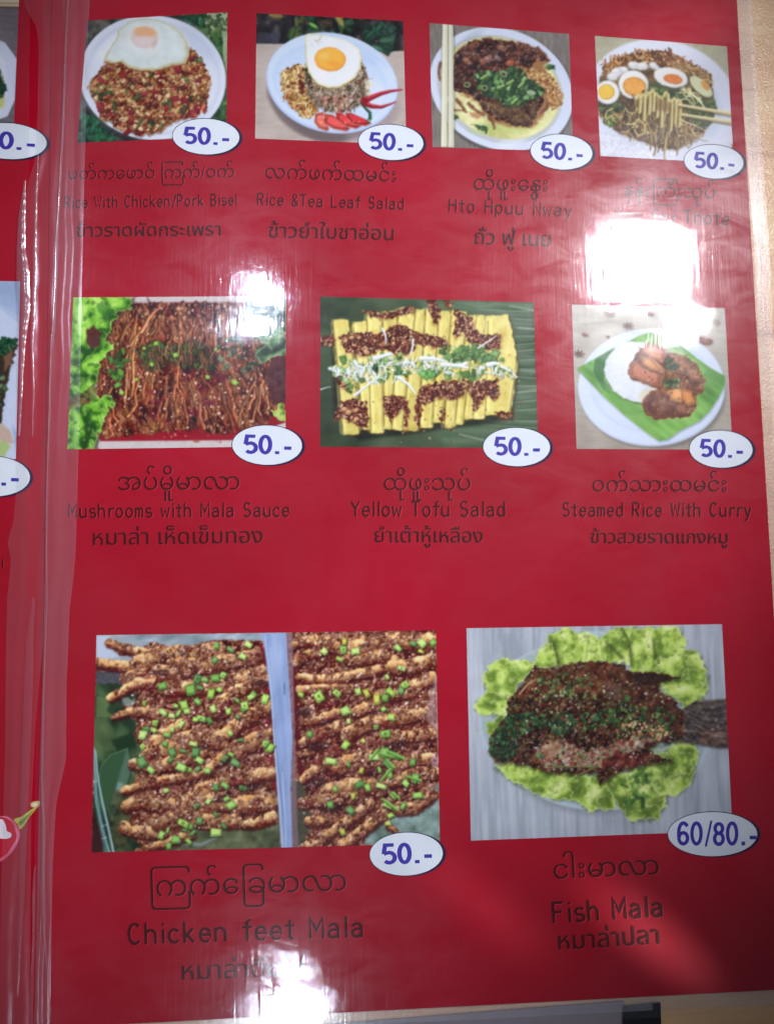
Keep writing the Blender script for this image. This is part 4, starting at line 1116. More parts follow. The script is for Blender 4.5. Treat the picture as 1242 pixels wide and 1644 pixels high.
def pic_yellow_tofu():
    Z = lambda *p: zm(480, 440, 2.957, p)
    P = Pic([(514, 475.7), (856.3, 485.2), (863.8, 719.5), (513.8, 717)])
    A = slice(None), slice(None); one = np.ones((P.h, P.w))
    P.im[:] = (56, 72, 50)
    P.bands(A, one, 60, 4, [(0, (38, 48, 36)), (.5, (58, 76, 52)), (1, (82, 100, 70))], 0, 1.5)
    rb = Z((560, 118), (1115, 134), (1138, 740), (700, 830), (620, 700), (900, 600))
    sl, mk = P.poly_m(rb, 14)
    P.put(sl, mk, (84, 112, 80), .8)
    ca = np.sin((P.Y[sl] - .08 * (P.X[sl] - 700) + 3 * fbm(P.X[sl], P.Y[sl], 50, 7, 2)) / 3.1)
    P.im[sl] += (ca * 8 * mk)[..., None]
    for k in range(15):
        y = 160 + k * 40 + P.rs.uniform(-8, 8)
        q = Z((860 + P.rs.uniform(-60, 60), y - 4), (1010, y + 4), (1130, y + 2 + 10 * math.sin(k)))
        P.stroke(q, .6, 2.2, (50, 74, 50), None, None, 1.6, .8)
        P.stroke([(a, b + 2.2) for a, b in q], .4, 1.8, (136, 160, 130), None, None, 2, .75)
    P.poly(Z((720, 128), (1114, 138), (1114, 175), (980, 150), (860, 160)), (120, 146, 116), 4, .55, 1)
    for q in (((1000, 150), (1114, 172)), ((1005, 455), (1120, 462)), ((1040, 560), (1130, 548)), ((880, 690), (1000, 700)), ((760, 760), (880, 790)), ((1040, 255), (1118, 262))):
        P.stroke(Z(*q), 2.4, 3, (160, 180, 156), None, None, 3, .55)
    # sticks of tofu
    tops = [(160, 242, 212, 760, 205, 290), (255, 325, 225, 740, 300, 345), (320, 390, 186, 757, 340, 402), (395, 470, 176, 738, 402, 440), (468, 552, 160, 742, 440, 492), (550, 600, 165, 744, 492, 570), (598, 665, 158, 730, 570, 634), (662, 722, 172, 702, 634, 684), (720, 798, 170, 728, 688, 742), (798, 850, 196, 714, 740, 782), (838, 885, 190, 690, 780, 826), (885, 950, 196, 686, 826, 884), (895, 1000, 196, 668, 884, 1004)]
    P.poly([(a + 1, b + 5) for a, b in Z((150, 230), (1000, 200), (1040, 420), (1010, 680), (280, 775), (160, 640))], (24, 26, 20), 8, .75)
    for k, (a0, a1, yt, yb, b0, b1) in enumerate(tops):
        slant = P.rs.uniform(-6, 6)
        mid0, mid1 = (a0 + b0) / 2, (a1 + b1) / 2
        right = 34 if k == len(tops) - 1 else 0
        q = Z((a0 + 8, yt), (a1 - 8, yt + slant), (a1 + right, yt + 60 + right * 4), (mid1 + right, 430), (b1, yb - 10), (b1 - 8, yb), (b0 + 6, yb + slant * .6), (b0, yb - 16), (mid0, 430), (a0, yt + 26))
        c = np.array((222, 210, 112)) + P.rs.uniform(-12, 10)
        P.poly([(x + 1.8, y + 1.5) for x, y in q], (96, 72, 24), 2.4, .8)
        P.poly(q, c, 1.6, 1, 1.8, 9, 40 + k)
        sl, mk = P.poly_m([(x * .99 + 1.0, y) for x, y in q], 1.4)
        P.mottle(sl, mk, 16, 26, 10 + k, 2, 90, 3, (.8, 1, 1.3)); P.mottle(sl, mk, 5, 12, 20 + k, 3)
        P.bands(sl, mk * .8, 13, 30 + k, [(0, (190, 160, 60)), (.25, (206, 190, 84)), (.6, tuple(c)), (1, (230, 222, 130))], a=.5)
        P.stroke(Z((a0 + 15, yt + 20), (mid0 + 14, 430), (b0 + 14, yb - 20)), 3.4, 3.4, np.minimum(c * 1.1 + 8, 255), None, None, 3.4, .75)
        P.stroke(Z((a1 - 5 + right, yt + 60 + right * 4), (mid1 - 4 + right, 430), (b1 - 4, yb - 16)), 2.8, 2.8, c * .60, None, None, 2.4, .8)
        P.stroke(Z((a0 + 1, yt + 26), (mid0 + 1, 430), (b0 + 1, yb - 16)), 1.2, 1.2, (112, 84, 30), None, None, 1.4, .8)
    P.ell(*Z((200, 235))[0], 12, 8, (222, 204, 96), 0, 4, .7)

    def sauce(pts, seed, dens=1.0):
        q = Z(*pts)
        P.poly([(a + .5, b + 2) for a, b in q], (150, 92, 34), 8, .6, 6, 7, seed)
        P.poly([(a + .5, b + 2) for a, b in q], (90, 44, 20), 4, .5, 4, 7, seed)
        sl_, mk_ = P.poly_m(q, 1.6, 5, 7, seed)
        P.put(sl_, mk_, (92, 36, 28))
        P.crumbs(sl_, mk_, 4.2, seed + 3, 26, 36, [(124, 54, 36), (78, 30, 26), (160, 96, 62), (104, 40, 32), (140, 70, 44)], .65, hi=44)
        ar = (np.ptp([a for a, _ in q]) * np.ptp([b for _, b in q])) * dens
        P.specks(q, int(ar / 26), .8, 1.7, [(206, 170, 120), (180, 130, 86), (160, 96, 64), (222, 196, 150)], .9, 1.7)
        P.specks(q, int(ar / 40), .8, 2, [(52, 20, 20), (70, 26, 22)], .7)
    sauce(((100, 300), (165, 290), (160, 345), (105, 330)), 3)
    sauce(((190, 300), (240, 280), (310, 288), (390, 280), (470, 240), (540, 270), (600, 290), (690, 300), (700, 340), (650, 345), (560, 330), (530, 370), (470, 385), (420, 350), (350, 370), (290, 388), (230, 370)), 5)
    sauce(((610, 125), (650, 125), (668, 200), (655, 235), (625, 210)), 7)
    sauce(((740, 170), (780, 190), (830, 230), (845, 290), (900, 290), (960, 290), (940, 360), (860, 350), (800, 320), (780, 270), (740, 290), (745, 230)), 9)
    sauce(((690, 125), (725, 130), (720, 160), (690, 155)), 11)
    sauce(((560, 290), (700, 310), (720, 350), (670, 345), (600, 320)), 13)
    sauce(((545, 590), (590, 530), (650, 520), (740, 505), (790, 520), (780, 575), (720, 600), (640, 590), (600, 615), (550, 610)), 15)
    sauce(((780, 510), (860, 510), (940, 500), (950, 560), (920, 600), (880, 570), (850, 640), (830, 640), (820, 570)), 17)
    sauce(((400, 585), (450, 570), (505, 590), (500, 640), (460, 660), (440, 700), (405, 650)), 19)
    sauce(((200, 610), (260, 590), (320, 610), (330, 680), (320, 730), (250, 700), (210, 680), (165, 690), (175, 640)), 21)
    sauce(((560, 600), (580, 610), (578, 720), (560, 735), (550, 700)), 23, .6)
    sauce(((290, 170), (400, 190), (470, 172), (540, 150), (540, 180), (470, 195), (380, 210)), 25)
    sauce(((930, 655), (1000, 652), (1015, 680), (960, 680)), 27)
    sauce(((500, 600), (520, 600), (510, 740), (495, 735)), 29, .5)
    sauce(((670, 640), (690, 640), (686, 710), (672, 700)), 31, .5)
    sauce(((170, 480), (220, 470), (245, 530), (210, 545), (180, 510)), 33)
    for c, r in (((215, 640), 6), ((235, 655), 6), ((270, 645), 5), ((270, 690), 6), ((250, 300), 5), ((215, 510), 7), ((320, 370), 6), ((285, 300), 4)):
        q = Z(c)[0]; P.ell(q[0] + .8, q[1] + 1.2, r, r * .7, (70, 34, 22), 20, 1.5, .8); P.ell(q[0], q[1], r * .9, r * .62, (196, 140, 92), P.rs.uniform(-60, 60), 1.3); P.ell(q[0] - 1, q[1] - 1, r * .4, r * .25, (226, 190, 146), 0, 1.4, .8)
    P.specks(Z((160, 200), (1000, 200), (1010, 660), (280, 740)), 90, .7, 1.4, [(150, 90, 50), (110, 50, 34), (190, 130, 60)], .8)
    # herb and onion band
    gb = Z((140, 440), (220, 390), (330, 400), (430, 370), (560, 400), (640, 390), (720, 345), (860, 340), (950, 380), (1000, 420), (1020, 480), (930, 470), (860, 500), (760, 500), (640, 490), (560, 460), (430, 500), (330, 520), (250, 570), (160, 480))
    P.leafbits(gb, 150, 5, 14, [(84, 130, 56), (110, 160, 74), (60, 100, 48), (140, 180, 96), (170, 190, 110)], .6, .9)
    P.leafbits(Z((660, 350), (780, 335), (940, 370), (930, 420), (700, 400)), 70, 5, 12, [(84, 130, 60), (66, 108, 54), (110, 156, 84)], .6, .9)
    wb = Z((140, 450), (300, 410), (420, 370), (460, 420), (560, 400), (640, 385), (760, 420), (880, 430), (1000, 440), (1030, 490), (900, 470), (700, 480), (560, 470), (480, 500), (330, 520), (180, 490))
    P.leafbits(wb, 60, 6, 15, [(222, 230, 226), (206, 220, 206), (190, 206, 180)], .35, .9)
    P.strands(wb, 90, 7, 18, 1.4, 3.6, [(214, 224, 220), (196, 208, 196), (226, 234, 234), (176, 194, 170)], (0, 180), .6, .95)
    for a_, b_, w in (((540, 310), (520, 400), 4), ((395, 260), (410, 330), 4), ((850, 350), (940, 290), 3), ((470, 490), (550, 565), 6), ((265, 575), (380, 480), 5), ((360, 510), (375, 530), 4), ((100, 548), (150, 535), 2), ((580, 400), (680, 410), 8), ((680, 430), (800, 445), 8), ((900, 430), (945, 425), 9), ((360, 400), (440, 380), 8), ((960, 440), (1035, 490), 4)):
        q = Z(a_, ((a_[0] + b_[0]) / 2 + 8, (a_[1] + b_[1]) / 2 - 4), b_)
        P.stroke(q, w, w * .5, (216, 226, 224), (232, 238, 238), (150, 170, 150))
    P.leafbits(Z((330, 420), (370, 420), (370, 460), (340, 460)), 6, 5, 10, [(40, 80, 44)], .6); P.leafbits(Z((445, 430), (500, 430), (500, 470), (450, 470)), 9, 5, 11, [(60, 110, 56), (90, 150, 70)], .6)
    P.leafbits(Z((570, 460), (640, 450), (630, 500), (580, 490)), 7, 7, 13, [(96, 160, 70), (80, 140, 60)], .6)
    P.specks(Z((480, 730), (860, 700), (860, 800), (480, 800)), 12, .7, 1.8, [(190, 150, 100), (120, 60, 40), (200, 180, 130)], .8)
    P.specks(Z((1000, 420), (1060, 430), (1060, 660), (1010, 640)), 10, .8, 1.7, [(206, 190, 140), (140, 80, 50)], .9)
    P.grain(5, 64); P.soften(2)
    return P


def pic_curry():
    Z = lambda *p: zm(860, 360, 3.0445, p)
    P = Pic([(917.5, 488.8), (1163, 494.8), (1175.5, 722), (925.3, 720.6)])
    A = slice(None), slice(None); one = np.ones((P.h, P.w))
    P.im[:] = (176, 170, 152)
    t = np.clip((P.Y - 490) / 230, 0, 1)[..., None]
    P.im[:] = np.array((182, 180, 164)) * (1 - t) + np.array((158, 150, 134)) * t
    P.mottle(A, one, 2.4, 7, 3, 2, 4, 9); P.mottle(A, one, 24, 9, 6, 2)
    for c, r in (((210, 632), 9), ((240, 540), 5), ((828, 570), 12), ((360, 436), 8), ((350, 550), 3), ((450, 495), 9), ((870, 480), 9), ((780, 505), 9), ((560, 440), 5)):
        q = Z(c)[0]
        P.ell(q[0] + 1, q[1] + 1.5, r * .95, r * .55, (100, 88, 80), 10, 4, .5)
        if r in (9, 8):
            for k in range(7):
                th = k * .9 + r; P.stroke([q, (q[0] + r * .95 * math.cos(th), q[1] + r * .7 * math.sin(th))], 3.2, 1.2, (92, 60, 48), (124, 86, 70), (60, 36, 30))
        else:
            P.ell(q[0], q[1], r, r * .55, (120, 74, 58), 15, 1.5, 1, 1); P.ell(q[0] - 1, q[1] - 1, r * .7, r * .3, (150, 104, 84), 15, 2, .7)
    P.ell(1048, 629, 117, 92, (110, 106, 100), 3, 7, .7)
    P.ell(1045.6, 622, 118, 94.5, (176, 190, 212), 0, 1.5)
    P.ell(1045, 620.5, 116.5, 93, (198, 212, 232), 0, 2)
    P.ell(1045, 617, 98, 77, (182, 198, 222), 0, 4, .8)
    P.ell(1045, 618, 94, 73, (196, 210, 230), 0, 6)
    leaf = Z((200, 705), (290, 655), (383, 603), (360, 640), (450, 575), (500, 545), (560, 527), (640, 543), (700, 580), (780, 650), (850, 700), (923, 742), (920, 790), (890, 850), (850, 910), (800, 960), (700, 1010), (645, 1050), (600, 1058), (520, 1000), (430, 930), (330, 840))
    P.poly([(a + 1, b + 3) for a, b in leaf], (120, 136, 140), 5, .7)
    P.poly(leaf, (98, 160, 62), 1.3)
    sl, mk = P.poly_m(leaf, 1.4)
    P.bands(sl, mk, 22, 21, [(0, (70, 128, 44)), (.5, (100, 164, 62)), (1, (134, 192, 86))], 42, 2.5, a=.9)
    ca_ = np.sin((P.X[sl] * .75 - P.Y[sl] * .95) / 2.6); P.im[sl] += (ca_ * 5 * mk)[..., None]
    P.poly(Z((288, 660), (383, 604), (345, 670), (330, 760), (370, 830), (330, 810), (280, 720)), (44, 112, 50), 2.4, .9)
    P.poly(Z((330, 780), (400, 850), (520, 900), (600, 960), (560, 1000), (430, 930), (350, 850)), (96, 158, 60), 5, .6)
    P.poly(Z((430, 930), (520, 930), (600, 1000), (610, 1050), (560, 1040)), (130, 182, 84), 5, .5)
    P.poly(Z((640, 545), (780, 650), (760, 650), (640, 600)), (70, 136, 70), 4, .6)
    P.poly(Z((840, 700), (920, 745), (915, 790), (820, 740)), (80, 146, 50), 3, .8)
    for k in range(9):
        P.stroke(Z((780 + k * 16, 680 + k * 8), (740 + k * 18, 900 - k * 6)), .5, 1, (70, 130, 44), None, None, 1.6, .45)
    rice = Z((385, 612), (430, 580), (480, 572), (545, 580), (600, 640), (600, 800), (560, 850), (515, 876), (470, 865), (430, 852), (380, 812), (345, 760), (332, 710), (345, 655))
    P.poly([(a + .6, b + 2.2) for a, b in rice], (60, 104, 50), 3, .8, 2)
    P.poly(rice, (200, 206, 196), 1.4, 1, 1.8, 3)
    P.poly([(a * .95 + 1010 * .05 - .5, b * .95 + 600 * .05 - 1) for a, b in rice], (208, 216, 232), 3.5, 1, 1)
    sl, mk = P.poly_m(rice, 2); P.mottle(sl, mk, 2.4, 9, 24, 2); P.mottle(sl, mk, 16, 8, 26, 2)
    P.ell(*Z((540, 830))[0], 14, 9, (204, 196, 150), -30, 6, .7)
    cur = Z((500, 620), (545, 583), (600, 590), (660, 625), (720, 640), (790, 690), (826, 760), (815, 820), (780, 845), (785, 890), (745, 945), (660, 945), (580, 955), (530, 915), (508, 875), (560, 820), (600, 800), (540, 780), (470, 758), (452, 730), (462, 680))
    P.poly([(a, b + 1.6) for a, b in cur], (190, 180, 90), 5, .6, 1)
    sl, mk = P.poly_m(cur, 1.6, 2.6, 6)
    P.put(sl, mk, (136, 84, 50))
    P.bands(sl, mk, 12, 27, [(0, (86, 46, 34)), (.45, (130, 80, 50)), (.7, (160, 104, 62)), (1, (190, 140, 90))])
    P.crumbs(sl, mk, 6, 29, 16, 26, [(150, 92, 54), (110, 62, 40)], .4, hi=24)
    P.bands(*P.poly_m(Z((515, 870), (580, 815), (640, 830), (690, 890), (745, 940), (640, 945), (570, 950)), 3, 2), 8, 31, [(0, (84, 42, 36)), (.6, (116, 66, 48)), (1, (150, 96, 70))], a=.9)
    for q, c in ((((505, 620), (550, 583), (600, 600), (640, 640), (620, 680), (560, 650)), (190, 122, 86)), (((455, 700), (480, 665), (530, 700), (630, 740), (610, 800), (540, 780), (458, 745)), (178, 106, 76)), (((515, 650), (570, 650), (625, 700), (630, 730), (560, 710), (515, 680)), (200, 140, 90)), (((640, 815), (700, 790), (730, 830), (710, 875), (660, 860)), (206, 142, 78)), (((715, 800), (760, 815), (785, 880), (740, 890), (710, 850)), (196, 124, 60)), (((690, 880), (735, 880), (755, 930), (700, 935), (680, 905)), (140, 82, 56)), (((650, 660), (720, 650), (770, 700), (720, 735), (670, 720)), (150, 96, 62)), (((720, 700), (790, 700), (815, 770), (760, 770)), (150, 100, 66))):
        q = Z(*q); c = np.array(c, float); cx, cy = np.mean(q, 0)
        P.poly([(a + .8, b + 2.2) for a, b in q], (74, 36, 28), 3, .7, 1)
        P.poly(q, c * .86, 1.6, 1, 1.2); P.poly([(a * .7 + cx * .3 - .8, b * .66 + cy * .34 - 1.2) for a, b in q], np.minimum(c * 1.1 + 6, 255), 4, .9, 1)
        sl_, mk_ = P.poly_m(q, 2); P.mottle(sl_, mk_, 5, 12, 33)
    P.stroke(Z((560, 660), (610, 715)), 1.6, 1, (120, 62, 44), a=.8); P.stroke(Z((500, 600), (560, 650), (620, 690)), 1.2, 1, (130, 70, 50), a=.7)
    P.leafbits(Z((625, 640), (690, 670), (690, 710), (640, 700)), 18, 4, 11, [(64, 92, 44), (90, 120, 60), (46, 70, 36)], .5)
    P.leafbits(Z((625, 760), (700, 755), (700, 800), (630, 800)), 20, 4, 10, [(60, 86, 44), (90, 120, 64), (110, 130, 90)], .5)
    P.specks(cur, 50, .8, 1.8, [(206, 170, 120), (90, 50, 36), (180, 120, 76)], .7)
    P.specks(Z((650, 630), (740, 640), (820, 760), (700, 720)), 20, 1, 2, [(196, 150, 110), (110, 66, 46)], .8)
    P.grain(4, 66); P.soften(2)
    return P


def claw(P, pts, w0, w1, seed, coat=.6, base=(206, 156, 98)):
    """fried foot: knobbly crust, lit above, wet with red sauce below, crusted with crumbs"""
    b = np.array(base, float) * P.rs.uniform(.86, 1.06)
    pts = [(x + P.rs.uniform(-1.5, 1.5), y + P.rs.uniform(-1.5, 1.5)) for x, y in pts]
    P.stroke([(x + 1, y + 4.4) for x, y in pts], w0 * 1.0, w1 * 1.0, (66, 18, 18), None, None, 5, .8, 2, seed)
    sl, m, sd = P.stroke_m(pts, w0, w1, 1.6, 3.2, 8, seed)
    c = b[None, None] * (1 + .34 * smooth(.1, -.8, sd))[..., None]
    k2 = smooth(-.1, .95, sd)[..., None]
    c = c * (1 - k2) + np.array((116, 40, 26)) * k2
    k = m[..., None]; P.im[sl] = P.im[sl] * (1 - k) + c * k
    n = fbm(P.X[sl], P.Y[sl], 5.5, seed + 4, 3)
    P.im[sl] += ((n - .5) * 120 * m)[..., None] * np.array((1, 1.02, .9))
    P.crumbs(sl, m, 7, (seed + 20) % 50, 22, 26, None, 0, hue=20, a=.55)
    P.put(sl, m * smooth(.62, .72, n) * smooth(.3, -.3, sd), (238, 206, 160), .7)
    n = fbm(P.X[sl], P.Y[sl], 11, seed + 2, 3)
    m2 = m * smooth(.50 - .13 * coat, .60, n)
    P.put(sl, m2, (122, 70, 54), .75)
    P.crumbs(sl, m2, 4.2, (seed + 9) % 50, 40, 40, [(176, 128, 96), (136, 82, 60), (92, 38, 32), (206, 164, 128)], .6, hi=36, a=.9)


def pic_feet():
    Z = lambda *p: zm(120, 980, 3.45, p)
    Y = lambda *p: zm(420, 980, 3.653, p)
    P = Pic([(154.8, 1020), (699.8, 1012), (706, 1354.5), (146.7, 1369)])
    A = slice(None), slice(None); one = np.ones((P.h, P.w))
    P.im[:] = (86, 46, 36)
    P.bands(A, one, 24, 3, [(0, (78, 20, 24)), (.4, (116, 44, 36)), (.7, (142, 84, 60)), (1, (176, 124, 96))], -14, 2)
    P.crumbs(A, one, 5.6, 6, 44, 40, [(176, 132, 104), (128, 74, 56), (96, 30, 28), (150, 96, 70), (192, 150, 118)], .6, hi=40)
    P.crumbs(A, one, 2.8, 16, 26, 20, None, 0, hi=20, a=.6)
    # left side: pale top, green leaf, plastic rim
    P.poly(Z((115, 130), (1080, 122), (1040, 170), (960, 165), (840, 160), (700, 170), (620, 210), (520, 205), (440, 175), (360, 210), (300, 190), (200, 170), (190, 190), (250, 250), (380, 260), (340, 290), (115, 290)), (150, 164, 170), 3, 1, 2)
    P.bands(*P.poly_m(Z((200, 135), (1060, 126), (1030, 165), (800, 160), (640, 200), (420, 175)), 4, 2), 14, 8, [(0, (104, 128, 132)), (.6, (150, 168, 178)), (1, (184, 198, 206))], -20, 2.4, a=.8)
    P.poly(Z((118, 138), (200, 140), (185, 200), (250, 260), (120, 275)), (190, 204, 222), 6, .8)
    P.poly(Z((118, 340), (330, 350), (300, 420), (200, 440), (118, 440)), (76, 82, 92), 3, .9, 2)
    grn = Z((112, 400), (230, 410), (330, 430), (340, 500), (260, 530), (340, 620), (330, 700), (400, 830), (350, 900), (290, 1000), (300, 1100), (300, 1240), (400, 1330), (200, 1340), (100, 1340), (105, 700))
    P.poly(grn, (52, 76, 46), 3, 1, 3)
    P.bands(*P.poly_m(grn, 3, 3), 26, 10, [(0, (30, 46, 32)), (.4, (48, 74, 46)), (.7, (72, 102, 60)), (1, (96, 122, 78))], 60, 1.6, a=.9)
    P.poly(Z((118, 480), (200, 490), (180, 560), (250, 600), (118, 590)), (106, 130, 74), 4, .7, 2)
    P.poly(Z((118, 590), (200, 620), (240, 780), (118, 780)), (92, 112, 66), 6, .6, 2)
    P.poly(Z((255, 470), (330, 500), (320, 540), (270, 530)), (160, 172, 164), 4, .7, 2)
    P.poly(Z((200, 720), (330, 680), (345, 760), (240, 780)), (30, 56, 34), 5, .8, 2)
    lf = Z((290, 765), (200, 800), (145, 860), (130, 940), (150, 1050), (205, 1170), (250, 1080), (290, 960), (320, 860))
    P.poly([(a + 2, b + 2) for a, b in lf], (30, 46, 30), 4, .7)
    P.poly(lf, (56, 92, 58), 1.6)
    P.poly(Z((290, 765), (320, 860), (290, 960), (205, 1165), (215, 1060), (250, 900)), (88, 124, 100), 5, .8)
    P.poly(Z((240, 950), (270, 960), (230, 1090), (205, 1165), (205, 1060)), (130, 162, 150), 5, .8)
    P.stroke(Z((292, 768), (200, 800), (145, 865), (132, 945)), 1, .8, (130, 156, 120), a=.8)
    P.bands(*P.poly_m(Z((215, 1000), (320, 1000), (300, 1330), (220, 1340), (190, 1200)), 6, 3), 9, 16, [(0, (36, 40, 28)), (.5, (66, 72, 42)), (1, (96, 92, 56))], a=.8)
    P.poly(Z((98, 1100), (150, 1250), (160, 1345), (90, 1345)), (66, 26, 26), 3, .9, 2)
    for q, w in ((((103, 765), (112, 900), (118, 1060), (150, 1210), (190, 1345)), 3.4), (((112, 780), (128, 940), (150, 1060), (185, 1210), (213, 1345)), 3.6)):
        P.stroke(Z(*q), w, w * 1.3, (128, 168, 166), (176, 206, 206), (84, 120, 116), 1.5, .92)
    P.stroke(Z((100, 800), (106, 950), (135, 1130), (170, 1300), (176, 1345)), 6, 9, (96, 140, 138), None, None, 4, .6)
    for c in ((108, 952), (165, 1262), (165, 1193)):
        q = Z(c)[0]; P.stroke([(q[0] - 4, q[1] + 1), (q[0] + 4, q[1] - 1.5)], 1.2, 1, (206, 226, 226), a=.8)
    # corners of the boxes
    P.poly(Z((1010, 165), (1048, 210), (1062, 300), (1075, 600), (1110, 950), (1128, 1000), (1100, 1000), (1060, 640), (1045, 380), (1030, 240)), (132, 22, 32), 4, .9, 2)
    P.poly(Y((180, 260), (205, 260), (215, 500), (225, 820), (260, 980), (225, 1000), (200, 820), (185, 500)), (96, 18, 26), 4, .9, 2)
    P.poly(Z((420, 1200), (800, 1200), (1060, 1190), (1120, 1000), (1140, 1330), (420, 1335)), (84, 92, 62), 5, .92, 4)
    P.bands(*P.poly_m(Z((620, 1230), (1060, 1190), (1130, 1000), (1140, 1330), (620, 1335)), 6, 3), 20, 18, [(0, (58, 66, 44)), (.6, (96, 106, 70)), (1, (126, 136, 96))], a=.8)
    P.stroke(Z((600, 1290), (700, 1300), (780, 1260), (830, 1220)), 6, 3, (140, 162, 164), None, None, 4, .7)
    P.poly(Y((175, 1000), (240, 1000), (300, 1240), (240, 1400), (175, 1400)), (70, 74, 56), 5, .9, 4)
    P.poly(Y((620, 1230), (720, 1200), (900, 1200), (1020, 1030), (1045, 1010), (1048, 1345), (600, 1385)), (112, 140, 128), 5, 1, 3)
    P.bands(*P.poly_m(Y((620, 1240), (900, 1200), (1045, 1020), (1048, 1345), (600, 1385)), 6, 3), 18, 22, [(0, (84, 104, 84)), (.5, (120, 148, 136)), (1, (158, 184, 176))], a=.8)
    # feet, left box
    k = 0
    for pts, w0, w1, coat in (
            (((190, 182), (280, 210), (400, 250), (520, 230)), 9, 16, .2), (((120, 295), (220, 300), (360, 312)), 13, 15, .3),
            (((360, 300), (480, 250), (640, 240), (800, 220)), 26, 24, 1.4), (((560, 310), (740, 300), (1000, 250)), 24, 20, 1.4),
            (((300, 380), (430, 360), (600, 330)), 22, 26, 1.5), (((205, 482), (270, 440), (340, 405), (440, 400)), 11, 17, .5), (((500, 430), (640, 420), (820, 420), (1040, 330)), 20, 18, 1.2),
            (((215, 590), (300, 560), (400, 560), (520, 600)), 8, 20, 1.0), (((760, 560), (880, 450), (1060, 385)), 20, 14, 1.2),
            (((385, 825), (430, 760), (480, 690), (600, 640)), 17, 19, .2), (((520, 760), (680, 700), (800, 720)), 28, 26, 1.6), (((850, 680), (940, 600), (1062, 535)), 20, 20, .3),
            (((330, 850), (460, 870), (560, 830), (700, 790)), 14, 18, 1.2), (((880, 780), (980, 730), (1070, 700)), 26, 22, 1.6),
            (((280, 1000), (400, 965), (560, 935), (720, 890), (820, 805)), 10, 14, .2), (((700, 1000), (830, 945), (960, 930), (1095, 900)), 18, 18, .5),
            (((290, 1085), (350, 1060), (420, 1065), (560, 1090), (700, 1030)), 17, 26, .8), (((640, 1090), (800, 1060), (900, 1080), (1090, 1060)), 26, 24, 1.6),
            (((275, 1210), (350, 1225), (450, 1235), (560, 1200)), 17, 18, .5), (((460, 1170), (600, 1150), (760, 1170), (900, 1160)), 22, 20, 1.6), (((940, 1190), (1010, 1180), (1085, 1150)), 12, 18, .5),
            (((340, 1340), (420, 1310), (520, 1280), (640, 1240)), 9, 14, .5)):
        k += 1; claw(P, Z(*pts), w0 * 1.15, w1 * 1.15, 3 * k + 1, coat)
    for pts, w0, w1, coat in (
            (((165, 210), (230, 180), (300, 175), (400, 190)), 13, 20, .3), (((200, 300), (240, 260), (330, 250)), 16, 12, .4), (((420, 200), (560, 220), (760, 170), (1000, 190)), 26, 30, 1.4),
            (((220, 385), (300, 410), (420, 400), (560, 380), (690, 350), (770, 300)), 13, 17, .4), (((480, 290), (600, 280), (720, 260)), 20, 18, 1.3),
            (((760, 330), (880, 330), (1000, 290)), 22, 20, 1.4), (((220, 470), (360, 460), (520, 460)), 14, 12, 1.5), (((560, 590), (700, 540), (850, 470), (990, 400)), 18, 20, 1.0),
            (((270, 655), (360, 630), (450, 600)), 12, 14, .2), (((230, 775), (300, 745), (380, 700), (460, 680)), 13, 18, .5), (((500, 720), (640, 660), (800, 640), (1000, 590)), 22, 18, .9),
            (((230, 840), (300, 830)), 12, 10, .8), (((700, 760), (840, 740), (1000, 720)), 22, 20, 1.3), (((245, 990), (310, 930), (390, 895)), 13, 17, .2),
            (((440, 920), (560, 880), (700, 870)), 26, 26, 1.4), (((380, 1060), (500, 1030), (640, 1020)), 26, 26, 1.4), (((800, 900), (900, 880), (1010, 880)), 22, 18, 1.2),
            (((240, 1130), (360, 1110), (520, 1100)), 18, 20, 1.8), (((760, 1010), (880, 960), (1010, 950)), 18, 22, 1.2), (((800, 1160), (900, 1160), (1010, 1080)), 20, 16, 1.4),
            (((280, 1235), (350, 1240), (440, 1230)), 14, 12, .9), (((240, 1395), (330, 1360), (420, 1290), (540, 1210), (640, 1130)), 15, 16, .2), (((480, 1370), (560, 1310), (640, 1260), (720, 1200)), 19, 16, .3),
            (((740, 1270), (790, 1300)), 9, 9, .4), (((700, 500), (820, 480), (900, 470)), 20, 16, 1.3)):
        k += 1; claw(P, Y(*pts), w0, w1, 3 * k + 2, coat)
    # deep sauce and gloss
    for q in P.inside(Z((330, 230), (1060, 190), (1100, 1180), (400, 1200)), 26) + P.inside(Y((200, 160), (1000, 160), (1000, 900), (260, 1150)), 26):
        P.ell(q[0], q[1], P.rs.uniform(5, 13), P.rs.uniform(2, 4.5), (112, 22, 24), P.rs.uniform(-30, 5), 3, .6, 2, 5, P.rs.randint(40))
        P.ell(q[0] + P.rs.uniform(-3, 3), q[1] - 1, P.rs.uniform(2, 4), .9, (214, 160, 150), P.rs.uniform(-30, 5), 1.4, .6)
    for f, c, r in ((Z, (480, 345), 12), (Z, (700, 760), 9), (Z, (820, 605), 8), (Z, (830, 850), 10), (Z, (820, 1040), 12), (Y, (330, 800), 16), (Y, (250, 600), 13), (Y, (330, 1010), 14), (Y, (800, 790), 14), (Y, (420, 1160), 16), (Z, (1030, 400), 10), (Z, (980, 980), 13), (Y, (380, 660), 8), (Y, (600, 210), 8)):
        q = f(c)[0]; P.ell(q[0], q[1], r * 1.3, r * .5, (58, 20, 22), -12, 4, .8, 3, 7, int(r)); P.specks([(q[0] - r, q[1] - 4), (q[0] + r, q[1] - 4), (q[0] + r, q[1] + 4), (q[0] - r, q[1] + 4)], 8, .6, 1.6, [(150, 130, 130), (176, 150, 150), (120, 90, 90)], .6)
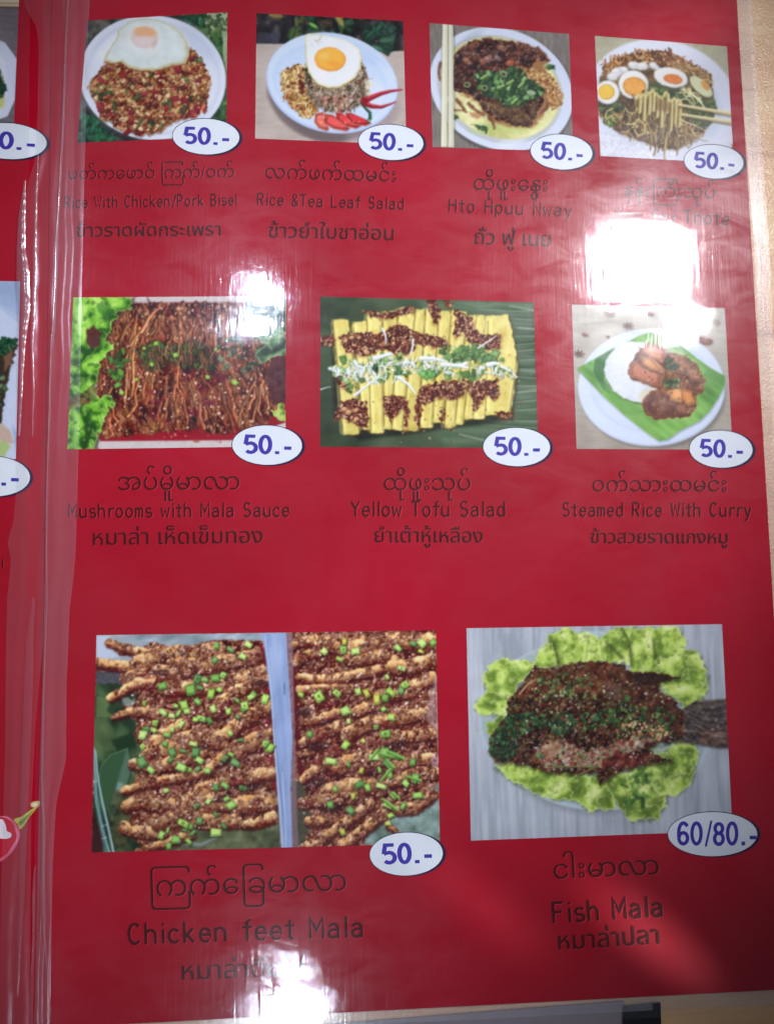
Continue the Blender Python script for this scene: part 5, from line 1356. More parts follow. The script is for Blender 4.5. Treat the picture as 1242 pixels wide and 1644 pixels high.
    for f, c in ((Z, (1040, 690)), (Z, (960, 370)), (Y, (280, 1030)), (Y, (260, 580)), (Z, (600, 240))):
        q = f(c)[0]; P.stroke([(q[0] - 8, q[1] + 2), (q[0], q[1] - 3), (q[0] + 6, q[1] + 1), (q[0] + 2, q[1] + 5)], 1.6, 1, (156, 146, 150), None, None, 1.6, .7)
    P.poly(Y((985, 480), (1020, 380), (1024, 600), (1030, 700), (1000, 700), (960, 640)), (186, 150, 150), 5, .6, 3)
    P.stroke(Y((1020, 380), (1026, 560), (1030, 720), (1036, 900)), 2, 2, (206, 190, 180), None, None, 2, .6)
    P.poly(Y((990, 860), (1036, 850), (1040, 920), (1000, 920)), (206, 160, 170), 4, .6, 2)
    both = Z((300, 230), (1060, 190), (1100, 1180), (330, 1280)); yb = Y((190, 130), (1010, 130), (1020, 1000), (700, 1200), (240, 1200))
    P.specks(both, 320, .7, 1.6, [(190, 150, 120), (206, 172, 140), (150, 104, 80), (170, 130, 104), (220, 196, 166)], .8)
    P.specks(yb, 280, .7, 1.6, [(190, 150, 120), (206, 172, 140), (150, 104, 80), (220, 196, 166)], .8)
    P.specks(both, 70, .8, 1.5, [(236, 206, 190), (206, 170, 156)], .7, 2.4); P.specks(yb, 60, .8, 1.5, [(236, 206, 190), (206, 170, 156)], .7, 2.4)
    P.specks(both, 260, .8, 1.8, [(60, 24, 24), (84, 36, 30)], .6); P.specks(yb, 220, .8, 1.8, [(60, 24, 24), (84, 36, 30)], .6)
    P.specks(both, 46, 1.1, 1.8, [(228, 216, 196), (236, 226, 210)], .95, 1.8, 6); P.specks(yb, 40, 1.1, 1.8, [(228, 216, 196), (236, 226, 210)], .95, 1.8, 6)
    # bluish wall between the boxes
    bar = Z((1035, 125), (1170, 122), (1180, 300), (1205, 700), (1195, 1000), (1205, 1328), (1145, 1330), (1120, 1000), (1105, 780), (1085, 500), (1065, 330), (1050, 210))
    P.poly(Z((1165, 125), (1205, 125), (1220, 700), (1230, 1100), (1240, 1328), (1195, 1328), (1195, 700)), (140, 110, 122), 3, .75)
    P.poly(bar, (140, 164, 206), 1.8)
    sl, mk = P.poly_m(bar, 2); P.mottle(sl, mk, 3, 11, 30, 2, 87, 12); P.mottle(sl, mk, 30, 10, 33, 2)
    P.stroke(Z((1055, 150), (1085, 420), (1108, 760), (1135, 1100), (1150, 1328)), 1.6, 2, (182, 200, 228), None, None, 1.6, .8)
    P.stroke(Z((1100, 600), (1130, 900), (1150, 1100), (1172, 1328)), 1.2, 2, (92, 116, 150), None, None, 1.6, .6)
    P.stroke(Z((1150, 900), (1170, 1328)), 1.4, 2, (190, 212, 236), None, None, 1.6, .7)
    P.stroke(Z((1160, 405), (1160, 465)), 1, 1, (56, 60, 84), a=.9)
    P.ell(*Z((1110, 260))[0], 10, 40, (168, 186, 216), 0, 10, .5)
    # scallions
    def cut(q, r, c):
        th = P.rs.uniform(0, 3.1); el = P.rs.uniform(.5, .95); r *= P.rs.uniform(.75, 1.2)
        c = np.array(c, float) + P.rs.uniform(-12, 12)
        r *= 1.28; dx, dy = math.cos(th), math.sin(th)
        qd = [(q[0] + (u * dx - v * dy) * r + P.rs.uniform(-.8, .8), q[1] + (u * dy + v * dx) * r + P.rs.uniform(-.8, .8)) for u, v in ((-1, -el), (1, -el * .8), (1.05, el * .85), (-.9, el))]
        P.poly([(a + .9, b + 2) for a, b in qd], (50, 44, 24), 2.2, .8)
        P.poly(qd, c * .8, 1.1, 1, .8, 3)
        qi = [(q[0] + (a - q[0]) * .72 - .5, q[1] + (b - q[1]) * .62 - .8) for a, b in qd]
        P.poly(qi, np.minimum(c * 1.08 + 10, 255), 2, .95)
        if P.rs.rand() < .12: P.ell(q[0], q[1], r * .38, r * .28, c * .6, math.degrees(th), 1.5, .8)
    G = [(146, 202, 84), (116, 176, 72), (176, 214, 104), (96, 150, 74), (160, 206, 80)]
    for c in ((785, 195), (860, 215), (960, 190), (775, 275), (930, 255), (680, 380), (720, 385), (780, 375), (820, 360), (695, 430), (640, 440), (755, 462), (800, 440), (680, 505), (605, 525), (560, 530), (620, 560), (485, 420), (385, 515), (490, 565), (535, 585), (575, 570), (765, 545), (700, 600), (745, 610), (670, 605), (850, 560), (900, 500), (940, 530), (990, 465), (1055, 490), (930, 555), (900, 590), (975, 480), (395, 655), (445, 625), (440, 665), (590, 630), (540, 660), (510, 690), (500, 740), (375, 690), (375, 755), (655, 740), (540, 785), (600, 780), (670, 785), (530, 830), (370, 840), (690, 830), (680, 880), (625, 880), (590, 870), (735, 890), (865, 800), (830, 820), (890, 845), (1080, 760), (1055, 740), (860, 680), (920, 720), (780, 980), (830, 970), (930, 985), (675, 1085), (780, 1130), (690, 1165), (825, 1195), (780, 1230), (740, 1060), (630, 1195), (610, 1220), (655, 1235), (515, 1220), (480, 1245), (560, 1270), (630, 1280), (520, 1305), (865, 1080), (420, 885), (505, 1000), (600, 1180), (840, 1045)):
        cut(Z(c)[0], P.rs.uniform(3.6, 6.4), G[P.rs.randint(5)])
    for c in ((365, 240), (480, 230), (550, 240), (485, 185), (455, 285), (800, 220), (885, 195), (940, 190), (935, 240), (1005, 190), (820, 340), (735, 390), (230, 495), (335, 505), (440, 485), (565, 475), (615, 485), (675, 520), (725, 512), (755, 480), (820, 470), (840, 435), (715, 580), (760, 625), (490, 590), (510, 650), (670, 685), (725, 725), (280, 725), (595, 765), (490, 790), (405, 885), (510, 905), (585, 940), (690, 935), (720, 835), (660, 860), (780, 850), (740, 900), (885, 890), (575, 1020), (620, 1040), (700, 1030), (750, 960), (430, 1050), (535, 1090), (845, 1015), (900, 985), (775, 1085), (915, 1085), (740, 1140), (830, 1150), (400, 1140), (520, 1175), (755, 1205), (740, 1250), (475, 1300)):
        cut(Y(c)[0], P.rs.uniform(3.8, 6.6), (G + [(190, 196, 70)])[P.rs.randint(6)])
    for pts in (((640, 870), (680, 820)), ((690, 840), (770, 860)), ((740, 830), (830, 870)), ((700, 1000), (760, 930)), ((730, 880), (770, 920)), ((710, 1110), (790, 1170)), ((850, 975), (930, 1000)), ((760, 1070), (800, 1100))):
        P.stroke(Y(*pts), 4.5, 6, (104, 168, 58), (140, 200, 84), (56, 96, 36), 1.3, .95)
    P.grain(5, 68); P.soften(2)
    return P


def pic_fish():
    Z = lambda *p: zm(720, 980, 2.379, p)
    P = Pic([(748.6, 1008.8), (1158.6, 1002.3), (1175.3, 1334), (755.7, 1350)])
    A = slice(None), slice(None); one = np.ones((P.h, P.w))
    P.im[:] = (164, 172, 180)
    P.bands(A, one, 5, 2, [(0, (150, 160, 168)), (.5, (166, 176, 186)), (1, (180, 188, 196))], 88, 16)
    P.mottle(A, one, 44, 9, 4, 2)
    for k in range(18):
        x = P.rs.uniform(80, 1070); y = P.rs.uniform(60, 700)
        P.stroke(Z((x, y), (x + 6, y + P.rs.uniform(60, 200))), .4, 1, (120, 126, 134), None, None, 1.5, .45)
    P.poly(Z((190, 90), (250, 90), (300, 190), (220, 190)), (140, 148, 158), 10, .5)
    P.ell(*Z((560, 470))[0], 172, 132, (130, 138, 142), 4, 10, .5)
    P.ell(*Z((560, 440))[0], 186, 136, (176, 196, 206), 6, 2)
    P.ell(*Z((556, 436))[0], 182, 132, (158, 176, 182), 6, 3)
    P.poly(Z((470, 78), (600, 80), (600, 105), (480, 105)), (170, 196, 200), 3, .9)
    LG = [(116, 150, 50), (166, 200, 74), (192, 218, 98), (216, 232, 142)]
    lob = [((380, 90), (450, 70), (540, 90), (570, 110), (580, 180), (560, 200), (430, 215), (380, 160)),
           ((330, 170), (390, 110), (430, 215), (330, 225)),
           ((570, 110), (640, 65), (700, 62), (700, 200), (640, 200), (560, 190)),
           ((690, 62), (880, 62), (905, 110), (890, 170), (830, 240), (700, 245)),
           ((800, 200), (890, 150), (960, 170), (990, 240), (985, 310), (940, 385), (900, 360), (820, 310)),
           ((160, 200), (230, 185), (310, 195), (330, 230), (250, 300), (240, 340), (150, 330), (130, 280)),
           ((105, 340), (170, 310), (240, 340), (225, 395), (140, 400), (98, 380)),
           ((140, 440), (200, 395), (215, 430), (165, 510)),
           ((168, 590), (250, 580), (380, 610), (500, 620), (490, 720), (430, 725), (330, 700), (220, 640)),
           ((455, 640), (590, 620), (640, 700), (630, 760), (540, 765), (470, 720)),
           ((590, 640), (760, 590), (830, 640), (830, 740), (790, 800), (700, 805), (650, 750)),
           ((740, 600), (860, 510), (940, 495), (950, 560), (930, 650), (880, 700), (800, 710)),
           ((770, 560), (900, 500), (945, 540), (920, 620), (820, 640))]
    for i, q in enumerate(lob):
        q = Z(*q)
        P.poly([(a + 1, b + 3) for a, b in q], (70, 84, 50), 6, .5, 4)
        frill(P, q, LG, 3 + i * 2, 15, Z((560, 400))[0], 5.5)
        cx, cy = np.mean(q, 0); bx, by = Z((560, 400))[0]
        for t in (-.5, -.1, .3, .6):
            ex, ey = cx + (cx - bx) * .12 + t * (cy - by) * .45, cy + (cy - by) * .12 - t * (cx - bx) * .45
            P.stroke([(cx * .6 + bx * .4, cy * .6 + by * .4), (ex, ey)], 3, .8, (104, 140, 50), None, None, 3, .35)
            P.stroke([(cx * .62 + bx * .38 + 2, cy * .62 + by * .38), (ex + 2, ey)], 1.2, .5, (206, 222, 140), None, None, 1.6, .45)
    for q in (((660, 70), (690, 120), (700, 210)), ((780, 110), (790, 180)), ((600, 120), (660, 180)), ((400, 120), (420, 210))):
        P.stroke(Z(*q), 3, 6, (66, 80, 30), None, None, 5, .7)
    P.leafbits(Z((700, 600), (760, 600), (740, 760), (640, 720)), 26, 8, 18, [(80, 130, 50), (60, 100, 44), (110, 160, 66)], .35, .7)
    fish = Z((155, 545), (158, 480), (200, 430), (225, 395), (222, 350), (250, 315), (290, 270), (330, 215), (400, 225), (470, 200), (540, 196), (620, 200), (680, 220), (700, 240), (770, 238), (830, 243), (882, 256), (810, 275), (800, 310), (850, 330), (880, 370), (900, 395), (905, 480), (870, 500), (800, 505), (760, 530), (800, 560), (860, 570), (780, 585), (700, 600), (640, 620), (600, 650), (580, 668), (568, 620), (480, 622), (380, 618), (300, 590), (240, 582), (180, 580))
    P.poly([(a + 1, b + 4) for a, b in fish], (40, 40, 22), 7, .7, 3)
    tail = Z((880, 385), (945, 345), (1070, 338), (1075, 520), (1040, 525), (960, 512), (880, 500))
    P.poly([(a, b + 3) for a, b in tail], (60, 60, 60), 5, .6)
    P.poly(tail, (84, 74, 68), 1.4, 1, 1)
    sl, mk = P.poly_m(tail, 1.4, 1)
    P.bands(sl, mk, 3.4, 40, [(0, (46, 40, 38)), (.5, (86, 76, 70)), (1, (136, 124, 114))], 2, 3, a=.8)
    P.bands(*P.poly_m(Z((960, 460), (1075, 440), (1075, 525), (960, 512)), 5), 5, 43, [(0, (70, 44, 36)), (.6, (110, 78, 64)), (1, (160, 128, 112))], 5, 2, a=.8)
    P.im[sl] += (np.sin(P.X[sl] / 1.5) * np.sin(P.Y[sl] / 2.2) * 9 * mk)[..., None]
    P.stroke(Z((950, 350), (1068, 342)), 1.4, 1.6, (146, 124, 100), a=.8)
    P.specks(Z((1000, 420), (1070, 400), (1070, 500), (1000, 480)), 12, .8, 1.6, [(214, 200, 184)], .8)
    sl, mk = P.poly_m(fish, 1.6, 3.4, 6)
    P.put(sl, mk, (74, 50, 38))
    P.bands(sl, mk, 15, 44, [(0, (42, 28, 26)), (.4, (74, 46, 36)), (.65, (100, 62, 46)), (1, (134, 96, 70))])
    P.crumbs(sl, mk, 5.4, 46, 24, 40, [(96, 40, 34), (60, 42, 34), (120, 84, 56), (84, 76, 44)], .5, hi=26)
    up = Z((330, 225), (480, 205), (660, 215), (680, 280), (560, 330), (340, 320), (240, 350))
    P.bands(*P.poly_m(up, 5, 4), 8, 48, [(0, (70, 30, 28)), (.5, (110, 60, 40)), (1, (150, 104, 62))], a=.6)
    mr = Z((560, 240), (690, 230), (830, 320), (900, 400), (880, 470), (780, 440), (640, 330))
    P.bands(*P.poly_m(mr, 5, 4), 10, 49, [(0, (54, 30, 28)), (.5, (96, 48, 36)), (1, (124, 80, 56))], a=.6)
    gm = Z((155, 540), (200, 430), (260, 385), (380, 385), (480, 400), (600, 380), (690, 330), (640, 430), (560, 450), (430, 480), (330, 450), (240, 520), (200, 580))
    P.leafbits(gm, 190, 4, 10, [(40, 78, 44), (56, 98, 54), (32, 58, 36), (76, 120, 64)], .7, .9)
    P.leafbits(Z((600, 350), (800, 370), (880, 420), (800, 500), (600, 480)), 110, 4, 9, [(70, 104, 52), (50, 76, 42), (110, 140, 70)], .7, .85)
    P.leafbits(Z((330, 240), (540, 230), (560, 340), (300, 350)), 70, 4, 9, [(90, 110, 56), (56, 80, 42), (120, 136, 70)], .7, .85)
    fl = Z((330, 560), (350, 510), (430, 500), (520, 540), (600, 520), (690, 490), (820, 490), (760, 510), (640, 560), (580, 600), (480, 600), (380, 610))
    P.poly(fl, (166, 140, 112), 5, .7, 7)
    sl, mk = P.poly_m(fl, 3, 5); P.crumbs(sl, mk, 5, 31, 26, 36, [(206, 186, 160), (176, 120, 100), (150, 70, 56), (190, 176, 140)], .6, hi=24)
    P.leafbits(fl, 34, 4, 10, [(70, 110, 60), (110, 140, 80), (150, 60, 50)], .5, .9)
    P.bands(*P.poly_m(Z((350, 500), (430, 490), (440, 560), (370, 580)), 4, 4), 6, 33, [(0, (130, 62, 44)), (.5, (176, 128, 96)), (1, (206, 180, 144))], a=.6)
    P.bands(*P.poly_m(Z((580, 590), (640, 540), (760, 550), (750, 590), (620, 610)), 4, 3), 7, 35, [(0, (66, 20, 22)), (.6, (120, 46, 40)), (1, (160, 90, 70))], a=.9)
    P.bands(*P.poly_m(Z((590, 270), (660, 290), (660, 340), (620, 350)), 6, 3), 4, 37, [(0, (90, 84, 70)), (.5, (120, 126, 112)), (1, (160, 170, 156))], a=.3)
    P.soften(1)
    P.specks(fish, 330, .8, 1.9, [(176, 120, 70), (150, 40, 40), (196, 160, 110), (120, 140, 70), (206, 190, 150), (160, 92, 60)], .85)
    P.specks(fish, 200, .9, 2.4, [(36, 24, 22), (54, 30, 28), (30, 48, 30)], .75)
    P.specks(fish, 90, .8, 1.6, [(216, 210, 196), (200, 206, 206)], .8)
    P.specks(Z((640, 420), (820, 440), (860, 500), (640, 480)), 50, 1.2, 2.6, [(200, 150, 90), (190, 110, 70), (214, 190, 140)], .9)
    P.strands(fish, 26, 7, 16, .9, 1.6, [(206, 200, 180), (190, 160, 120)], (0, 180), .6, .8)
    P.stroke(Z((270, 320), (300, 285), (330, 265)), 2, 1.4, (214, 176, 130)); P.stroke(Z((255, 490), (262, 530)), 2.4, 1.6, (190, 190, 186))
    for q in (((380, 602), (450, 597), (540, 600)), ((500, 628), (560, 600), (570, 596))):
        P.stroke(Z(*q), 3, 2, (120, 110, 60), (156, 150, 90), (60, 50, 30))
    P.poly(Z((690, 245), (770, 238), (882, 256), (810, 278), (720, 290)), (50, 36, 32), 2.4, .8, 2)
    hd = Z((158, 545), (162, 490), (200, 440), (240, 430), (262, 490), (250, 560), (200, 580))
    P.poly(hd, (44, 54, 38), 5, .55, 3); P.leafbits(hd, 40, 4, 9, [(40, 84, 46), (60, 104, 56), (30, 56, 36)], .6, .9)
    P.ell(*Z((186, 512))[0], 3.4, 2.8, (26, 24, 22), 0, 1.4); P.ell(*Z((184, 508))[0], 1.1, .9, (200, 200, 190), 0, 1)
    P.stroke(Z((160, 548), (185, 552), (206, 545)), 1.6, 1, (36, 20, 18), a=.9)
    P.stroke(Z((245, 430), (268, 480), (262, 540), (236, 572)), 2.2, 1.4, (36, 30, 24), None, None, 2, .75)
    for k in range(12):
        y = 352 + k * 13.5
        P.stroke(Z((925, 400 + (y - 430) * .55), (1000, y), (1072, y + (y - 430) * .12)), .8, 1.5, (128, 114, 102) if k % 2 else (44, 36, 34), None, None, 1.3, .7)
    for k in range(9):
        x = 420 + k * 28
        P.stroke(Z((x, 236), (x + 16, 205)), 1.6, .7, (50, 34, 30), None, None, 1.4, .7)
    P.grain(5, 70); P.soften(2)
    return P


# pictures of the left-hand page, cut by the edge of the view
def pic_left_top():
    P = Pic([(-60, -14), (31, -12), (22.5, 197), (-70, 200)])
    A = slice(None), slice(None); one = np.ones((P.h, P.w))
    P.im[:] = (112, 104, 108)
    P.mottle(A, one, 2, 10, 3, 2, 4, 8); P.mottle(A, one, 16, 8, 5)
    P.poly([(-60, -14), (40, -14), (40, 11), (-60, 10)], (196, 184, 146), 1.4)
    P.poly([(-60, 3), (40, 4), (40, 6), (-60, 5)], (130, 104, 84), 1.6, .7); P.poly([(-60, 9), (40, 10), (40, 13), (-60, 12)], (84, 62, 54), 1.6, .8)
    P.ell(-42, 132, 69, 78, (66, 64, 72), 0, 5, .6)
    P.poly([(-70, 62), (-10, 60), (8, 68), (27, 94), (24, 160), (12, 186), (-5, 193), (-70, 193)], (198, 208, 226), 1.6)
    P.poly([(-70, 72), (-8, 76), (10, 100), (12, 150), (0, 176), (-70, 180)], (214, 222, 236), 6, .8)
    P.poly([(-70, 100), (-2, 104), (5, 130), (9, 150), (2, 172), (-70, 178)], (70, 88, 52), 3, 1, 3)
    P.leafbits([(-20, 105), (4, 115), (8, 150), (-20, 160)], 20, 5, 12, [(40, 84, 56), (30, 66, 44), (96, 92, 56)], .6)
    P.poly([(-20, 160), (8, 156), (7, 170), (-4, 178), (-20, 180)], (200, 206, 130), 3, .9, 1)
    P.grain(5); P.soften(2)
    return P


def pic_left_mid():
    Z = lambda *p: zm(0, 420, 3.29, p)
    P = Pic([(-80, 450), (32.5, 451.5), (25.5, 737), (-80, 738)])
    A = slice(None), slice(None); one = np.ones((P.h, P.w))
    P.im[:] = (150, 172, 204)
    P.mottle(A, one, 20, 10, 3, 2); P.mottle(A, one, 1.6, 5, 6, 2)
    P.poly(Z((-200, 220), (0, 225), (60, 255), (115, 300), (115, 330), (-200, 300)), (170, 190, 216), 6, .8)
    P.poly(Z((-200, 250), (0, 240), (40, 280), (105, 330), (110, 500), (60, 560), (35, 640), (25, 760), (60, 850), (90, 1050), (-200, 1050)), (186, 200, 222), 2)
    P.poly(Z((105, 430), (85, 530), (50, 590), (32, 680), (28, 780), (60, 860), (90, 900), (95, 1000), (110, 1000), (120, 400)), (196, 206, 224), 4, .8)
    P.poly(Z((-200, 420), (0, 405), (60, 410), (92, 440), (60, 560), (35, 640), (20, 740), (10, 860), (-200, 860)), (60, 48, 36), 3, 1, 3)
    P.leafbits(Z((-40, 410), (90, 420), (60, 470), (-40, 500)), 30, 6, 15, [(40, 88, 56), (28, 66, 44), (60, 110, 66)], .6)
    P.leafbits(Z((-40, 560), (30, 600), (20, 760), (-40, 800)), 24, 5, 12, [(50, 80, 50), (36, 56, 40), (90, 110, 70)], .6)
    P.poly(Z((20, 500), (70, 470), (60, 540), (25, 580)), (130, 92, 66), 4, .9, 2)
    P.poly(Z((-40, 870), (20, 860), (60, 900), (70, 960), (20, 960), (-40, 900)), (190, 160, 136), 4, .9, 2)
    P.poly(Z((-40, 940), (30, 950), (60, 980), (20, 1030), (-40, 1040)), (160, 186, 100), 4, .9, 2)
    P.grain(4); P.soften(2)
    return P

# ------------------------------------------------------------------ the table
def wood_material():
    m, n, l, b = new_mat("table_wood")
    tc = n.new("ShaderNodeTexCoord")

    def nz(scale, st, det, rough=0.5, dist=0.0):
        mp = n.new("ShaderNodeMapping"); mp.inputs["Scale"].default_value = st
        q = n.new("ShaderNodeTexNoise"); q.inputs["Scale"].default_value = scale
        q.inputs["Detail"].default_value = det; q.inputs["Roughness"].default_value = rough
        q.inputs["Distortion"].default_value = dist
        l.new(tc.outputs["Object"], mp.inputs["Vector"]); l.new(mp.outputs[0], q.inputs["Vector"])
        return q
    a = nz(60, (0.10, 1, 1), 3, 0.55, 0.4)
    g = nz(700, (0.05, 1, 1), 3, 0.6)
    ad = n.new("ShaderNodeMath"); ad.operation = 'MULTIPLY_ADD'; ad.inputs[1].default_value = 0.34
    l.new(g.outputs["Fac"], ad.inputs[0]); l.new(a.outputs["Fac"], ad.inputs[2])
    r = n.new("ShaderNodeValToRGB")
    e = r.color_ramp.elements
    e[0].position = 0.36; e[0].color = ink((166, 118, 80))
    e[1].position = 0.82; e[1].color = ink((226, 190, 142))
    x = e.new(0.50); x.color = ink((202, 156, 112))
    x = e.new(0.60); x.color = ink((212, 170, 124))
    l.new(ad.outputs[0], r.inputs[0])
    v = nz(95, (0.06, 1, 1), 1, 0.4, 0.3)                  # narrow darker grain lines
    vr = n.new("ShaderNodeValToRGB")
    vr.color_ramp.elements[0].position = 0.66; vr.color_ramp.elements[0].color = (0, 0, 0, 1)
    vr.color_ramp.elements[1].position = 0.76; vr.color_ramp.elements[1].color = (0.75, 0.75, 0.75, 1)
    l.new(v.outputs["Fac"], vr.inputs[0])
    mx = n.new("ShaderNodeMix"); mx.data_type = 'RGBA'
    l.new(vr.outputs[0], mx.inputs[0]); l.new(r.outputs[0], mx.inputs[6]); mx.inputs[7].default_value = ink((146, 88, 56))
    l.new(mx.outputs[2], b.inputs["Base Color"])
    f = n.new("ShaderNodeTexVoronoi"); f.inputs["Scale"].default_value = 1500
    l.new(tc.outputs["Object"], f.inputs["Vector"])
    f2 = nz(1100, (1, 1, 1), 2)
    fa = n.new("ShaderNodeMath"); fa.operation = 'ADD'
    l.new(f.outputs["Distance"], fa.inputs[0]); l.new(f2.outputs["Fac"], fa.inputs[1])
    bp = n.new("ShaderNodeBump"); bp.inputs["Strength"].default_value = 0.30; bp.inputs["Distance"].default_value = 0.0004
    l.new(fa.outputs[0], bp.inputs["Height"]); l.new(bp.outputs[0], b.inputs["Normal"])
    b.inputs["Roughness"].default_value = 0.34
    b.inputs["Specular IOR Level"].default_value = 0.55
    return m


def slab(name, outline, z0, z1, mats, parent=None, label=None, kind=None, group=None):
    """flat piece with real thickness from an outline of world xy points (counter-clockwise)"""
    k = len(outline)
    V = [(x, y, z1) for x, y in outline] + [(x, y, z0) for x, y in outline]
    F = [tuple(range(k)), tuple(range(2 * k - 1, k - 1, -1))] + [(i, i + k, (i + 1) % k + k, (i + 1) % k) for i in range(k)]
    return link(name, mesh_from(name, V, F), mats, parent, label, kind, group)


def xy(pts, z=0.0):
    return [tuple(at(a, b, z, False)[:2]) for a, b in pts]


TZ = -0.0022
M_wood = wood_material()
tbl = slab("table_top", [(-0.42, -0.50), (0.50, -0.50), (0.50, 0.46), (-0.42, 0.46)], TZ - 0.025, TZ, [M_wood])
tbl["label"] = "light wood laminate table under the menu, with thin darker grain lines"
tbl["category"] = "table"

# ------------------------------------------------------------------ the menu
menu = bpy.data.objects.new("menu_book", None)
COL.objects.link(menu)
menu.empty_display_size = 0.02
menu["label"] = "open red restaurant menu in clear plastic sleeves showing photos of dishes with prices"
menu["category"] = "menu"


def sheet(name, corners, nx, ny, label, dz=0.0, thick=0.00035, mats=None):
    px, py = quad_grid(corners, nx, ny)
    T = at(px, py, dz)
    B = T.copy(); B[..., 2] -= thick
    V = np.concatenate([T.reshape(-1, 3), B.reshape(-1, 3)])
    N = nx * ny
    F = grid_faces(nx, ny)
    faces = [tuple(f) for f in F] + [tuple(f[::-1] + N) for f in F]
    ring = ([i for i in range(nx)] + [nx * (j + 1) - 1 for j in range(1, ny)] +
            [nx * ny - 1 - i for i in range(1, nx)] + [nx * (ny - 1 - j) for j in range(1, ny - 1)])
    for a, b in zip(ring, ring[1:] + ring[:1]):
        faces.append((a, b, b + N, a + N))
    me = mesh_from(name, V, faces, smooth=False)
    return link(name, me, mats or [M_red], menu, label)


# page edge seen in the photograph: (1183,0) (1213,400) (1222,600) (1241,960), bottom edge (560,1625) (1242,1590)
right = sheet("page", [(84, -40), (1180, -40), (1278, 1588), (62, 1652)], 240, 30,
              "right-hand red page with nine dishes", 0.0)
left = sheet("page", [(-420, -60), (83, -40), (61, 1652), (-420, 1668)], 120, 30,
             "left-hand red page, mostly out of view", 0.0)

dishes = [
    (pic_basil, right, "photo of fried egg over spicy minced meat on a white plate"),
    (pic_tealeaf, right, "photo of fried egg, tea leaf salad, tomato and chilli on a bluish plate"),
    (pic_tofu_soup, right, "photo of yellow soup with brown sauce, herbs and wooden chopsticks"),
    (pic_noodles, right, "photo of noodles lifted by chopsticks with boiled egg halves"),
    (pic_mushroom, right, "photo of needle mushrooms in red sauce with bright lettuce"),
    (pic_yellow_tofu, right, "photo of yellow tofu sticks with sauce on a banana leaf"),
    (pic_curry, right, "photo of white rice and curry on a leaf and round plate"),
    (pic_feet, right, "large photo of chicken feet with chopped scallion in two clear boxes"),
    (pic_fish, right, "photo of whole fish covered in herbs on lettuce"),
    (pic_left_top, left, "cut-off photo of a bowl on a grey surface"),
    (pic_left_mid, left, "cut-off photo of a white bowl on a pale blue cloth"),
]
for fn, par, lab in dishes:
    fn().build("dish_photo", par, lab)

# ------------------------------------------------------------------ price ovals
DIG = {
 '5': [[(.46, .93), (.12, .93), (.06, .50)] , [(.06, .50)] + arc(.27, .32, .22, .25, 115, -140, 10)],
 '0': [arc(.27, .5, .20, .44, 90, 450, 19)],
 '6': [[(.46, .80)] + arc(.28, .55, .21, .39, 60, 180, 7) + [(.07, .35)], arc(.27, .30, .19, .235, 90, 450, 15)],
 '8': [arc(.27, .71, .165, .20, 90, 450, 15), arc(.27, .28, .19, .235, 90, 450, 15)],
 '/': [[(.02, -.03), (.26, 1.02)]],
 '.': [[(.10, .0), (.10, .16)]],
 '-': [[(.0, .33), (.30, .33)]],
}
ADV = {'5': .60, '0': .66, '6': .58, '8': .58, '/': .32, '.': .38, '-': .42}


def price(cx, cy, rx, ry, rot, text, parent, label, box=(-.68, .70), hh=.48, w=.175):
    ca, sa = math.cos(math.radians(rot)), math.sin(math.radians(rot))

    def place(u, v):
        return cx + u * ca - v * sa, cy + u * sa + v * ca
    V, F, MI = [], [], []

    def add(us, vs, tris, z, mi):
        k = len(V); a, b = place(np.asarray(us), np.asarray(vs))
        V.extend(tuple(q) for q in at(a, b, z)); F.extend(tuple(int(i) + k for i in t) for t in tris); MI.extend([mi] * len(tris))

    def oval(ox, oy, ax, ay, z, mi, n=72):
        t = np.linspace(0, 2 * math.pi, n, endpoint=False)
        us = np.concatenate([[ox], ox + ax * .5 * np.cos(t), ox + ax * np.cos(t)])
        vs = np.concatenate([[oy], oy + ay * .5 * np.sin(t), oy + ay * np.sin(t)])
        tr = [(0, 1 + (i + 1) % n, 1 + i) for i in range(n)]
        tr += [(1 + i, 1 + (i + 1) % n, 1 + n + (i + 1) % n, 1 + n + i) for i in range(n)]
        add(us, vs, tr, z, mi)
    oval(4.6, 0.8, rx + .6, ry + .9, .00010, 1)
    oval(0.2, 0, rx + 1.2, ry + 1.2, .00012, 1)
    oval(0, 0, rx, ry, .00014, 0)
    cs = []; x = 0
    for ch in text:
        for st in DIG[ch]:
            st = [(a + x, b) for a, b in st]
            wd = w * {'/': .62, '.': 1.05, '-': 1.0}.get(ch, 1.0)
            cs += ribbon(st, wd)
        x += ADV[ch]
    P_, T_ = fill(cs)
    x0, x1 = P_[:, 0].min(), P_[:, 0].max()
    us = (box[0] + (P_[:, 0] - x0) / (x1 - x0) * (box[1] - box[0])) * rx
    vs = -(P_[:, 1] - .5) * 2 * hh * ry + .0 * ry
    add(us, vs - .03 * ry, [t[::-1] for t in T_], .00016, 2)
    return link("price_oval", mesh_from("price_oval", V, F, mi=MI), [M_white, M_navy, M_violet], parent, label)


